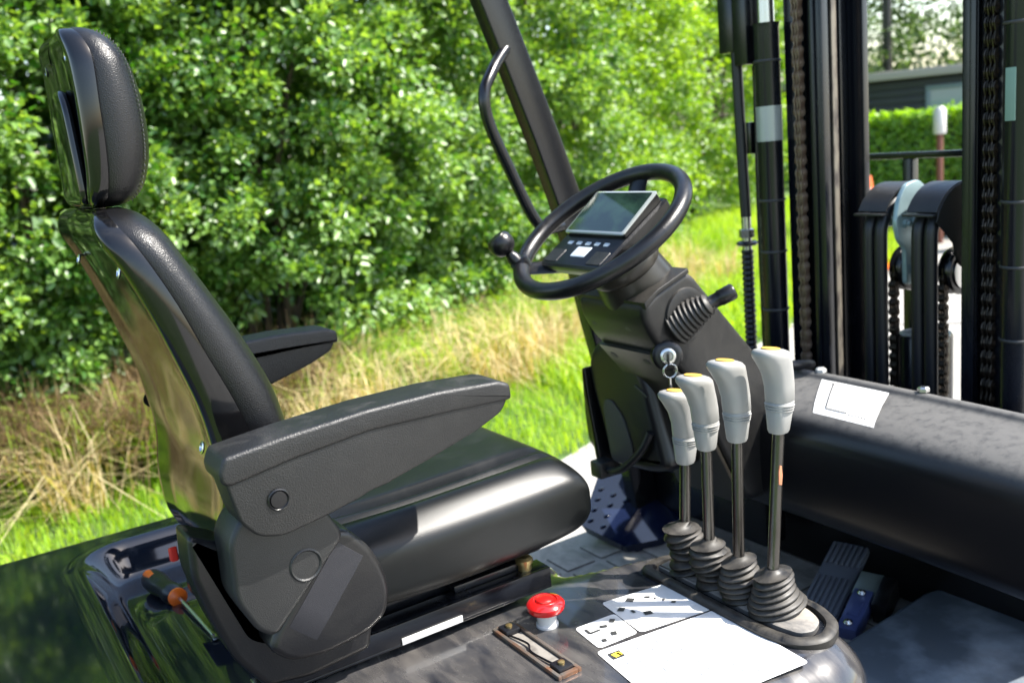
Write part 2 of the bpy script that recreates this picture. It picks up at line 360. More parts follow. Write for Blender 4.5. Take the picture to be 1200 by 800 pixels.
# taller trees that close the row behind
for i, (x, y, r, h, lb) in enumerate([(-3.0, 8.3, 2.2, 6.5, 'dark tree standing behind the far left bushes'), (1.0, 8.4, 2.3, 6.8, 'dark tree behind the bushes over the backrest'),
                                    (4.3, 9.6, 2.3, 7.2, 'dark tree behind the bushes over the guard pillar'), (8.2, 12.8, 2.6, 8.0, 'dark tree behind the bright bushes left of the mast')]):
    bush('hedgerow_tree', x, y, r, r * .8, h, 24000, .15, M['bush'], lb, 'tree', None, base=.4, ncl=330, trunk_h=1.0, csz=.42, back=.3)
# far trees seen between the mast rails
for i, (x, y, r, h, lb, s) in enumerate([(22.5, 19.5, 2.6, 9.5, 'light green tree left of the black pole behind the dark building', .13), (21.5, 16.5, 3.2, 11, 'pale tree with gaps of sky above the dark building', .15),
                                    (26.5, 14.8, 3.4, 10, 'hazy tree above the right end of the dark building', .17)]):
    bush('tall_tree', x, y, r * 1.25, r * 1.25, h, 17000, s, M['bushfar'] if i == 0 else M['tree'], lb, 'tree', None, base=.9 if i else .3, ncl=260, trunk_h=2.2, csz=.65, back=.6)

# ------------------------------------------------------------------ grass, weeds, straw
def blades(name, n, box, hmin, hmax, wd, m, lean=.35, cond=None, tuft=0, tone=(.5, .25)):
    x = rng.uniform(box[0], box[1], n); y = rng.uniform(box[2], box[3], n)
    if tuft:
        tx = rng.uniform(box[0], box[1], tuft); ty = rng.uniform(box[2], box[3], tuft); k = rng.integers(0, tuft, n)
        x = tx[k] + rng.normal(0, .09, n); y = ty[k] + rng.normal(0, .09, n)
    keep = (y > pave_y(x) + .03 + .05 * np.sin(7 * x) + rng.normal(0, .03, n))
    if cond is not None: keep &= cond(x, y)
    x, y = x[keep], y[keep]; n = len(x)
    h = rng.uniform(hmin, hmax, n); a = rng.uniform(0, 2 * np.pi, n); ln = np.abs(rng.normal(lean, lean * .5, n))
    d = np.stack([np.cos(a), np.sin(a), np.zeros(n)], 1); s = np.stack([-np.sin(a), np.cos(a), np.zeros(n)], 1)
    z = np.array([0, 0, 1.]); B = np.stack([x, y, np.zeros(n)], 1); H = h[:, None]; Ln = ln[:, None]
    w_ = (wd * rng.uniform(.6, 1.3, n))[:, None]
    m1 = B + z * H * .55 + d * H * Ln * .25; tp = B + z * H * (1 - .35 * Ln) + d * H * Ln
    V = np.stack([B - s * w_, B + s * w_, m1 + s * w_ * .8, m1 - s * w_ * .8, tp + s * w_ * .12, tp - s * w_ * .12], 1).reshape(-1, 3)
    i = np.arange(n)[:, None] * 6
    Fq = np.concatenate([i + np.array([[0, 1, 2, 3]]), i + np.array([[3, 2, 4, 5]])], 1).reshape(-1, 4)
    t = np.clip(rng.normal(*tone, n) + .18 * np.sin(x * 3.1) * np.cos(y * 2.7), 0, 1)
    return raw(name, V, Fq, np.repeat(t, 6), m)
def patch(x, y): return np.sin(1.7 * x + .6) * np.cos(2.1 * y + x) 
def bushline(x): return np.interp(x, [-6, 1.5, 2.8, 5, 7, 9, 12], [4.75, 4.75, 5.0, 6.1, 7.2, 8.6, 10.6])
tag(blades('lawn_grass', 110000, (-7, 6, -.5, 5.2), .05, .13, .0035, M['grass'], .5, lambda x, y: y < bushline(x) + .3), kind='stuff')
tag(blades('verge_grass', 60000, (3, 14, 3, 10.5), .10, .28, .006, M['grass'], .5, lambda x, y: y < bushline(x) + .4, tone=(.6, .25)), kind='stuff')
tag(blades('tall_weeds', 60000, (-6, 9, 3.6, 7.0), .22, .55, .006, M['grass'], .55, lambda x, y: (y > bushline(x) - .85 + .3 * patch(x, y)) & (y < bushline(x) + .7), tuft=900, tone=(.45, .3)), kind='stuff')
tag(blades('dry_grass', 34000, (-6, 7, 3.0, 6.4), .2, .66, .0036, M['straw'], 1.05, lambda x, y: (y > bushline(x) - 1.25 + .4 * patch(x, y)) & (y < bushline(x) + .4) & (x > -1.2) & ((x > 1.5) | (np.sin(x * 9 + y * 7) > .35)), tuft=520, tone=(.6, .3)), kind='stuff')
tag(blades('dead_stems', 42000, (-6, 2.2, 3.6, 5.8), .25, .75, .0045, M['dead'], .9, lambda x, y: (y > bushline(x) - .75 + .25 * patch(x, y)) & (y < bushline(x) + .6) & (x > -1.5) & (x < 1.5 + .4 * np.sin(3 * y)), tuft=420, tone=(.4, .3)), kind='stuff')
# broad leaved weeds
n = 34000
x = rng.uniform(-6, 8, n); y = bushline(x) - .9 + np.abs(rng.normal(0, .55, n)) + .2 * patch(x, x); z = rng.uniform(.03, .42, n) * np.clip((y - bushline(x) + 1.1), .1, 1)
P = np.stack([x, y, z], 1); D = unit(rng.normal(0, 1, (n, 3)) * [1, 1, .4]); Nn = unit(rng.normal(0, .4, (n, 3)) + [0, -.2, 1]); Nn = unit(Nn - D * (Nn * D).sum(1)[:, None])
L = rng.uniform(.03, .08, n)
tag(leaf_mesh('ground_cover', P, D, Nn, L, L * .5, np.clip(rng.normal(.5, .25, n), 0, 1), M['weed']), kind='stuff')

# ------------------------------------------------------------------ building, hedge, pole, cone, post beyond the mast
def P2(d, s):   # a point d metres ahead along the view through the mast, s metres to the right
    return (-.39 + .815 * d + .58 * s, -1.374 + .58 * d - .815 * s)
bl = empty('dark_building', (*P2(24, 0), 0)); tag(bl, 'low dark timber clad building with a pale roof edge behind the hedge', 'building')
ang = math.atan2(-.815, .58)
bl.rotation_euler = (0, 0, ang)     # local x runs to the right, local y runs away
wall = MB().box(-3.5, 9.0, 0.06, 5, -.05, 2.10, .01).build('wall', M['clad'], bl)
for k in range(12):
    bd = MB().box(-3.5, 9.0, 0.0, .075, .02 + k * .17, .02 + k * .17 + .155, .012).build('board', M['clad'], bl)
MB().box(-3.8, 9.3, -.25, 5.3, 2.11, 2.30, .02).build('roof', M['roofm'], bl)
wf = MB(); wx0, wx1, wz0, wz1 = .55, 2.3, .9, 1.9
wf.box(wx0, wx1, -.05, .02, wz1 - .1, wz1).box(wx0, wx1, -.05, .02, wz0, wz0 + .1).box(wx0, wx0 + .1, -.05, .02, wz0 + .1, wz1 - .1).box(wx1 - .1, wx1, -.05, .02, wz0 + .1, wz1 - .1)
wfo = wf.build('window', M['frame'], bl)
MB().box(wx0 + .1, wx1 - .1, -.035, -.02, wz0 + .1, wz1 - .1, 0).build('pane', M['pane'], wfo)
MB().lathe([(.07, 0), (.07, .12), (.09, .13), (.09, .16)], (-.9, 0, 1.5), (0, -1, 0), 12).build('wall_lamp', M['clad'], bl)

x0, y0 = P2(24.8, -.25)
pl = empty('black_flue_pipe', (x0, y0, 0)); tag(pl, 'tall black flue pipe rising above the roof of the dark building', 'pipe')
MB().lathe([(.11, 2.3), (.11, 4.55)], (0, 0, 0), n=16).build('pipe', M['black'], pl)
MB().lathe([(.15, 4.55), (.16, 4.62), (.16, 4.8), (.14, 4.84)], (0, 0, 0), n=16).build('pipe_cap', M['black'], pl)

hx, hy = P2(12.6, .8)
hd = empty('clipped_hedge', (hx, hy, 0)); tag(hd, 'clipped bright green box hedge in front of the dark building', 'hedge'); hd.rotation_euler = (0, 0, ang)
n = 34000
px = rng.uniform(-1.7, 5, n); top = rng.uniform(0, 1, n) < .25
py = np.where(top, rng.uniform(0, .8, n), np.abs(rng.normal(0, .05, n))); pz = np.where(top, 1.46 + rng.normal(0, .025, n), rng.uniform(.02, 1.47, n))
P = np.stack([px, py + .02 * np.sin(px * 9) * np.cos(pz * 8), pz], 1); Nn = unit(np.where(top[:, None], [0, 0, 1.], [0, -1., .35]) + rng.normal(0, .5, (n, 3))); D = unit(rng.normal(0, 1, (n, 3)) + [0, -.3, .5]); D = unit(D - Nn * (Nn * D).sum(1)[:, None])
L = rng.uniform(.04, .075, n)
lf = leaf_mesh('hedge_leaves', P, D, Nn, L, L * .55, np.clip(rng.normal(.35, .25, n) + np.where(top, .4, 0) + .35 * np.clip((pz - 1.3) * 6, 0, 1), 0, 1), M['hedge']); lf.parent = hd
MB().box(-1.7, 5, .08, .72, 0, 1.4, .03).build('hedge_core', mat('hedge_core', (.02, .04, .008), .9), hd)

def cone_at(x, y, label, s=1):
    c = empty('traffic_cone', (x, y, 0)); tag(c, label, 'traffic cone')
    MB().box(-.17 * s, .17 * s, -.17 * s, .17 * s, 0.002, .03 * s, .01).build('base', M['orange'], c)
    def r(z): return (.115 - .095 * z / .72) * s
    MB().lathe([(r(.03), .03 * s), (r(.72), .72 * s), (r(.72) * .8, .725 * s)], n=24).build('cone_body', M['orange'], c)
    for a, b in ((.30, .42), (.52, .63)):
        MB().lathe([(r(a) + .003, a * s), (r(b) + .003, b * s)], n=24).build('white_band', M['whitep'], c)
x0, y0 = P2(10.3, -.29); cone_at(x0, y0, 'orange and white traffic cone beside the mast in front of the hedge', 1.3)
x0, y0 = P2(12.0, .42)
ps = empty('marker_post', (x0, y0, 0)); tag(ps, 'slim marker post with white top and rusty red body in front of the hedge', 'post')
MB().lathe([(.038, 0), (.038, 1.24)], n=14).build('post', mat('rusty_red_paint', (.13, .045, .03), .6), ps)
MB().lathe([(.065, 1.24), (.07, 1.26), (.07, 1.5), (.04, 1.54)], n=14).build('post_head', M['whitep'], ps)
x0, y0 = P2(11.4, .78)
bx = tag(MB().rext([(-.16, 0), (.16, 0), (.13, .5), (-.13, .5)], -.12, .12, .02).build('road_barrier_foot', M['redp']), 'small red plastic barrier foot in front of the hedge', 'barrier'); bx.location = (x0, y0, .0)
MB().box(-.17, .17, -.125, .125, .34, .41, .01).build('white_stripe', M['whitep'], bx)

# ================================================================== FORKLIFT
FORK = empty('forklift', (0, 0, 0)); tag(FORK, 'black counterbalance forklift with empty seat, steering wheel, levers and mast', 'forklift')
def sm(t): t = np.clip(t, 0, 1); return t * t * (3 - 2 * t)

# ---- hood (engine cover): height field wrapped down over its rounded edge
ZD = .95
def hood():
    x0, y0, y1 = -1.25, -.64, .665
    nx, ny = 330, 250
    gx = np.linspace(x0 - .12, .80, nx); gy = np.linspace(y0 - .12, y1 + .12, ny)
    X, Y = np.meshgrid(gx, gy, indexing='ij')
    def xf(y): return .445 + .19 * sm((-.165 - y) / .075)
    def sdf(X, Y):
        qx = X - xf(Y); a = np.full_like(X, 0)
        r = .10; cy = y0 + r; px = X - (.635 - r); py = cy - Y
        d = np.maximum.reduce([qx, y0 - Y, Y - y1, x0 - X])
        dc = np.hypot(np.maximum(px, 0), np.maximum(py, 0)) - r
        return np.where((px > 0) & (py > 0), dc, d)
    S = sdf(X, Y); e = 1e-3
    Gx = (sdf(X + e, Y) - sdf(X - e, Y)) / (2 * e); Gy = (sdf(X, Y + e) - sdf(X, Y - e)) / (2 * e); Gn = np.hypot(Gx, Gy) + 1e-9; Gx /= Gn; Gy /= Gn
    rr = .045 + .03 * sm((-.15 - Y) / .2) * sm((X - .3) / .2)
    Z = np.full_like(X, ZD)
    # recess behind and beside the seat, with a rounded lip
    def rec(X, Y):
        dx = np.maximum(-.235 - X, X - .12); dy = np.maximum(Y - .565, -.19 - Y)
        r = .10; qx, qy = dx + r, dy + r
        return np.where((qx > 0) & (qy > 0), np.hypot(np.maximum(qx, 0), np.maximum(qy, 0)) - r, np.maximum(dx, dy))
    q = rec(X, Y)
    Z = Z - .060 * sm(-q / .060) + .004 * np.exp(-((q - .006) / .010) ** 2)
    # raised panel inside the recess and a shallow valley by the lever console
    Z = Z + .022 * sm((.40 - Y) / .14) * sm((X + .18) / .07) * sm(-q / .05)
    v = Y - (-.135 - .15 * (X - .40)); Z = Z - .010 * np.exp(-(v / .028) ** 2) * sm((X - .33) / .12)
    Z = Z - .016 * sm((-.02 - (Y + 0)) / -.12 + .9) * sm((X - .25) / .2) * (Y > -1)
    ins = np.clip(S + rr, 0, None)
    t = np.clip(ins / rr, 0, 1); drop = rr * (1 - np.sqrt(np.clip(1 - t * t, 0, 1)))
    over = np.clip(S, 0, None)
    X = X - Gx * over; Y = Y - Gy * over
    Z = Z - drop - over * 6.0
    V = np.stack([X, Y, Z], -1).reshape(-1, 3); i = np.arange(nx - 1)[:, None] * ny + np.arange(ny - 1)[None, :]
    Fq = np.stack([i, i + ny, i + ny + 1, i + 1], -1).reshape(-1, 4)
    o = raw('hood', V, Fq, np.zeros(len(V)), M['hood']); o.data.shade_smooth(); o.parent = FORK; return o
HOOD = hood()

# ---- body below
MB().box(-1.3, .42, -.60, .63, .25, .86, .02).build('chassis', M['black'], FORK)
MB().box(.40, 1.55, -.60, .62, .30, .585, .01).build('floor_frame', M['black'], FORK)
def wheel_part(x, y, r, wd, nm):
    t = MB().lathe([(r * .55, -wd / 2), (r * .9, -wd / 2), (r, -wd * .36), (r, wd * .36), (r * .9, wd / 2), (r * .55, wd / 2)], (x, y, r), (0, 1, 0), 40).build('tyre', M['rubberhose'], FORK)
    MB().lathe([(.05, -wd * .42), (r * .56, -wd * .46), (r * .56, wd * .46), (.05, wd * .42)], (x, y, r), (0, 1, 0), 24).build('rim', M['grey'], t)
for y in (-.52, .54):
    wheel_part(-.85, y, .27, .2, 'rear'); wheel_part(1.72, y, .33, .24, 'front')

# ---- floor: mat with recessed squares, plates
fm = MB().box(.60, 1.30, -.24, .60, .585, .598, .004).build('floor_mat', M['mat_'], FORK)
pads = []
for ix in range(6):
    for iy in range(7):
        xx, yy = .66 + ix * .105, -.19 + iy * .112
        pads.append((xx, yy))
first = None
for xx, yy in pads:
    if first is None:
        first = MB().box(-.042, .042, -.046, .046, 0, .005, .003).build('mat_pad', M['mat_'], fm); first.location = (xx, yy, .5975)
    else: copyob(first, fm, (xx, yy, .5975))
stp = MB().rext([(.95, -.27), (1.28, -.25), (1.33, -.30), (1.34, -.62), (.9, -.62), (.9, -.32)], .585, .655, .018, 'Z', cr=.05)
stp.build('side_step_plate', M['step'], FORK, label='worn blue black metal step plate at the right of the footwell')
MB().box(1.28, 1.34, -.66, .62, .60, 1.0, .006).build('footwell_wall', M['smooth'], FORK)
# sloping glossy kick panel at the left entrance
kp = MB()
A = [(0.942, 0.525, 0.66), (0.99, 0.411, 0.622), (1.076, 0.383, 0.622), (1.171, 0.39, 0.637), (1.245, 0.458, 0.673), (1.2, 0.58, 0.716), (1.141, 0.645, 0.733), (1.085, 0.633, 0.721)]
B_ = [(p[0] + .02, p[1], p[2] - .03) for p in A]
kp.add(A + B_, [tuple(range(8)), tuple(range(15, 7, -1))] + [(i, (i + 1) % 8, (i + 1) % 8 + 8, i + 8) for i in range(8)])
kpo = kp.build('kick_panel', M['kick'], FORK, smooth=False, label='glossy black kick panel with blue sky reflection painted in and raised anti slip dimples')
a0_, a1_, a7_ = Vector(A[0]), Vector(A[1]), Vector(A[7]); nrm = (a1_ - a0_).cross(a7_ - a0_).normalized()
if nrm.z < 0: nrm = -nrm
fd = None
for a in range(4):
    for b in range(2 if a < 3 else 3):
        p = a0_ + (a7_ - a0_) * (.16 + a * .22) + (a1_ - a0_) * (.16 + b * .30) + nrm * .0003
        if fd is None:
            fd = MB().lathe([(.010, 0), (.0085, .003), (.003, .0045)], (0, 0, 0), nrm, 12, sx=1, sy=.6).build('dimple', M['kick'], kpo); fd.location = p
        else: copyob(fd, kpo, p)
# black sill between the kick panel and the cowl
MB().box(1.17, 1.24, .10, .62, .66, .83, .01).build('sill_beam', M['black'], FORK)
MB().lathe([(.010, 0), (.012, .003), (.008, .007), (.003, .008)], (1.168, .33, .80), (-1, 0, 0), 14).build('sill_screw', M['steel'], FORK)

# ---- front cowl: profile swept across
def cowl():
    pr = [(1.165, 1.02), (1.165, 1.112), (1.15, 1.126), (1.128, 1.129), (1.118, 1.118), (1.06, 1.110), (1.015, 1.099), (.985, 1.083), (.969, 1.050), (.966, 1.0), (.967, .95), (.972, .90), (.990, .872), (1.04, .862), (1.12, .862), (1.16, .90)]
    m = MB(); P = rnd([Vector(p) for p in pr], .022, 4)
    rings = []
    for y in np.linspace(.50, -.72, 30):
        sag = -.012 * ((y + .1) / .6) ** 2
        rings.append([(p.x, y, p.y + sag) for p in P])
    m.loft(rings); return m.build('front_cowl', M['cowl'], FORK, ang=50, label='black moulded front cowl with a dusty pale top')
COWL = cowl()
# cowl sticker lying on the slope between z 1.12 and 1.09
def on_cowl(x, y, e=.0015):
    z = np.interp(x, [.972, .985, 1.015, 1.06, 1.118, 1.13], [1.060, 1.078, 1.0975, 1.110, 1.118, 1.129]) - .012 * ((y + .1) / .6) ** 2
    return (x, y, float(z) + e)
def drape(name, q, m, parent, f, e, nu=10, nv=10):
    """quad q (four x,y corners) laid on surface f"""
    V = []; Fc = []
    for i in range(nu + 1):
        for j in range(nv + 1):
            u, v = i / nu, j / nv
            x = (1 - u) * (1 - v) * q[0][0] + u * (1 - v) * q[1][0] + u * v * q[2][0] + (1 - u) * v * q[3][0]
            y = (1 - u) * (1 - v) * q[0][1] + u * (1 - v) * q[1][1] + u * v * q[2][1] + (1 - u) * v * q[3][1]
            V.append(f(x, y, e))
    for i in range(nu):
        for j in range(nv):
            a = i * (nv + 1) + j; Fc.append((a, a + 1, a + nv + 2, a + nv + 1))
    return MB().add(V, Fc).build(name, m, parent)
CS = [(1.117, -.118), (1.117, -.275), (1.002, -.326), (1.002, -.190)]   # far-left, far-right, near-right, near-left
cst = drape('cowl_sticker', CS, M['white'], COWL, on_cowl, .0035, 12, 12)
cst['label'] = 'white load chart sticker on the cowl top'
def bil(q, u, v):
    return ((1 - u) * (1 - v) * q[0][0] + u * (1 - v) * q[1][0] + u * v * q[2][0] + (1 - u) * v * q[3][0],
            (1 - u) * (1 - v) * q[0][1] + u * (1 - v) * q[1][1] + u * v * q[2][1] + (1 - u) * v * q[3][1])
def strip(mb, q, u0, v0, u1, v1, wd, f, e, n=8):
    """thin printed line from (u0,v0) to (u1,v1) on the sticker"""
    d = Vector((u1 - u0, v1 - v0)); s = Vector((-d.y, d.x)).normalized() * wd / 2; V = []; Fc = []
    for i in range(n + 1):
        t = i / n
        for sg in (-1, 1):
            x, y = bil(q, u0 + d.x * t + s.x * sg, v0 + d.y * t + s.y * sg); V.append(f(x, y, e))
        if i: a = (i - 1) * 2; Fc.append((a, a + 1, a + 3, a + 2))
    mb.add(V, Fc)
pr = MB()
strip(pr, CS, .20, .10, .20, .86, .022, on_cowl, .0045); strip(pr, CS, .20, .87, .55, .87, .022, on_cowl, .0045); strip(pr, CS, .14, .10, .26, .10, .02, on_cowl, .0045)
for k in range(6): strip(pr, CS, .58 + k * .05, .9, .60 + k * .05, .9, .022, on_cowl, .0045, 2)
pr.build('sticker_print', M['ink'], COWL, smooth=False)
pr = MB()
for a in ((.3, .2, .9, .45), (.3, .35, .9, .6), (.35, .5, .85, .5), (.5, .25, .8, .28)): strip(pr, CS, *a, .008, on_cowl, .0045)
pr.build('faint_print', M['faint'], COWL, smooth=False)
MB().rext([(1.16, 1.105), (1.40, 1.02), (1.40, .60), (1.37, .60), (1.36, .98), (1.16, 1.06)], .06, -.72, .004, 'Y').build('front_shade_plate', M['black'], FORK)  # unseen plate added ahead of the cowl to keep sun stripes off the footwell
for y in (-.095, -.33):
    MB().lathe([(.011, 0), (.011, .006), (.007, .009)], (1.142, y, 1.128), (0, 0, 1), 6).build('cowl_bolt', M['whitep'] if y > -.2 else M['steel'], COWL, smooth=False)
MB().lathe([(.012, 0), (.013, .004), (.008, .008), (.002, .009)], (1.278, -.33, .80), (-1, 0, 0), 14).build('cowl_screw', M['steel'], COWL)
MB().tube([(1.04, .04, 1.13), (1.05, -.02, 1.145), (1.12, -.05, 1.14), (1.2, -.02, 1.12)], .011, 10, smooth=5).build('cable', M['rubberhose'], COWL)

# ---- stickers on the hood
def on_hood(x, y, e=.0015): return (x, y, ZD + e)
for nm, q, lb in (('control_sticker', [(.398, -.286), (.517, -.306), (.507, -.414), (.386, -.394)], 'white square sticker with black lever diagrams'),
              ('hazard_sticker', [(.322, -.320), (.393, -.325), (.383, -.392), (.315, -.388)], 'small white sticker with black pictograms'),
              ('warning_sticker', [(.306, -.392), (.513, -.418), (.500, -.600), (.283, -.575)], 'large white sticker with faint text and a yellow mark')):
    ex = lambda x, y, e: (x, y, ZD + e - .004 * math.exp(-0) * 0)
    P = rnd([Vector(p) for p in q], .008, 4)
    o = MB().add([(p.x, p.y, ZD + .0012) for p in P], [tuple(range(len(P)))]).build(nm, M['white'], HOOD, smooth=False, label=lb)
    pr = MB(); lg = MB()
    if nm == 'control_sticker':
        for a in ((.08, .30, .14, .36, .10), (.30, .12, .37, .2, .10), (.28, .60, .38, .62, .1), (.52, .2, .58, .24, .05), (.6, .3, .62, .32, .05), (.66, .4, .69, .42, .05), (.72, .52, .76, .56, .06), (.18, .47, .22, .47, .08)): strip(pr, q, *a, on_hood, .0022, 1)
    elif nm == 'hazard_sticker':
        for a in ((.15, .2, .15, .4, .06), (.15, .4, .4, .4, .06), (.45, .3, .6, .36, .1), (.75, .2, .84, .28, .14), (.5, .68, .62, .72, .14), (.2, .8, .3, .82, .12)): strip(pr, q, *a, on_hood, .0022, 1)
    else:
        for r_ in range(11):
            u = .1 + r_ * .075
            x_ = .12
            while x_ < .9:
                ln = random.uniform(.02, .08)
                if random.random() < .38: strip(pr, q, u, x_, u, x_ + ln * .7, .006, on_hood, .0022, 1)
                x_ += ln + .02
        strip(lg, q, .065, .135, .115, .125, .055, on_hood, .0028, 1); strip(lg, q, .105, .11, .12, .15, .03, on_hood, .0028, 1)
        lg.build('yellow_mark', M['logo'], HOOD, smooth=False)
        bb = MB(); strip(bb, q, .045, .125, .135, .125, .09, on_hood, .0022, 1); bb.build('mark_background', M['ink'], HOOD, smooth=False)
    pr.build('print', M['ink'] if nm != 'warning_sticker' else M['faint'], HOOD, smooth=False)

# ---- emergency stop button
eb = MB().lathe([(.017, 0), (.017, .004), (.0145, .006), (.0145, .022), (.018, .026)], (.300, -.282, ZD - .001), n=32).build('emergency_button', M['whitep'], FORK, label='red mushroom emergency stop button on a white collar')
MB().lathe([(.012, .024), (.026, .026), (.0285, .030), (.0285, .036), (.024, .041), (.018, .0425), (.017, .0405), (.014, .0405), (.013, .044), (.006, .046), (.001, .046)], (.300, -.282, ZD - .001), n=40).build('button_cap', M['red'], eb)
# ---- latch slot
lt = MB()
lx, ly0, ly1 = .245, -.245, -.415
lt.box(lx - .019, lx - .0135, ly1, ly0, ZD, ZD + .006, .001).box(lx + .0135, lx + .019, ly1, ly0, ZD, ZD + .006, .001)
lt.box(lx - .0135, lx + .0135, ly1, ly1 + .007, ZD, ZD + .006, .001).box(lx - .0135, lx + .0135, ly0 - .007, ly0, ZD, ZD + .006, .001)
lto = lt.build('hood_latch', mat('worn_latch_metal', (.16, .14, .12), .4, .6, c2=(.22, .10, .05), nscale=40), FORK, label='worn metal latch slot let into the hood')
MB().box(lx - .013, lx + .013, ly1 + .007, ly0 - .007, ZD - .002, ZD + .0015, .0005).build('slot_floor', mat('dusty_slot', (.18, .165, .145), .8, c2=(.08, .07, .06), nscale=50), lto)
for y in (ly0 - .018, ly1 + .02):
    MB().box(lx - .012, lx + .012, y - .012, y + .012, ZD + .001, ZD + .010, .002).build('latch_block', M['rubberhose'], lto)
    MB().lathe([(.005, 0), (.005, .003), (.002, .004)], (lx, y, ZD + .0101), n=12).build('latch_screw', M['brass'], lto)
MB().tube([(lx - .008, ly0 - .03, ZD + .004), (lx - .002, ly0 - .07, ZD + .006), (lx - .009, ly0 - .09, ZD + .004), (lx - .004, ly1 + .03, ZD + .005)], .0016, 8, smooth=5).build('latch_wire', M['black'], lto)

# ---- lever console tray and gasket
OUT = [(.500, -.235), (.575, -.228), (.612, -.26), (.632, -.46), (.624, -.54), (.600, -.585), (.548, -.598), (.508, -.575), (.498, -.52), (.500, -.38)]
OUT = [(.507, -.243), (.565, -.236), (.600, -.262), (.622, -.44), (.622, -.525), (.600, -.572), (.552, -.592), (.512, -.572), (.500, -.52), (.504, -.38)]
Po = rnd([Vector(p) for p in OUT], .03, 5); cen = Vector((.56, -.41))
def shrink(P, d): 
    res = []
    m_ = len(P)
    for i in range(m_):
        d1 = (P[(i + 1) % m_] - P[i - 1]).normalized(); nn = Vector((d1.y, -d1.x))
        if nn.dot(P[i] - cen) > 0: nn = -nn
        res.append(P[i] + nn * d)
    return res
rings = []
for d, z in ((0, -.004), (.0, .006), (.003, .0095), (.010, .011), (.016, .0095), (.018, .005), (.018, -.012)):
    rings.append([(p.x, p.y, ZD + z) for p in shrink(Po, d)])
g = MB(); g.loft(rings, cap=False); g.build('console_gasket', M['rubber'], FORK, label='dusty rubber gasket around the lever tray')
Pt = shrink(Po, .0175)
MB().add([(p.x, p.y, ZD + .0025) for p in Pt], [tuple(range(len(Pt)))]).build('tray_well', M['black'], FORK, smooth=False)
Pt = shrink(Po, .026)
MB().loft([[(p.x, p.y, ZD + .003) for p in Pt], [(p.x, p.y, ZD + .010) for p in Pt], [(p.x, p.y, ZD + .012) for p in shrink(Pt, .003)]]).build('console_tray', mat('dusty_tray', (.05, .05, .05), .5, dust=.9, dustc=(.34, .30, .25), dscale=14), FORK)

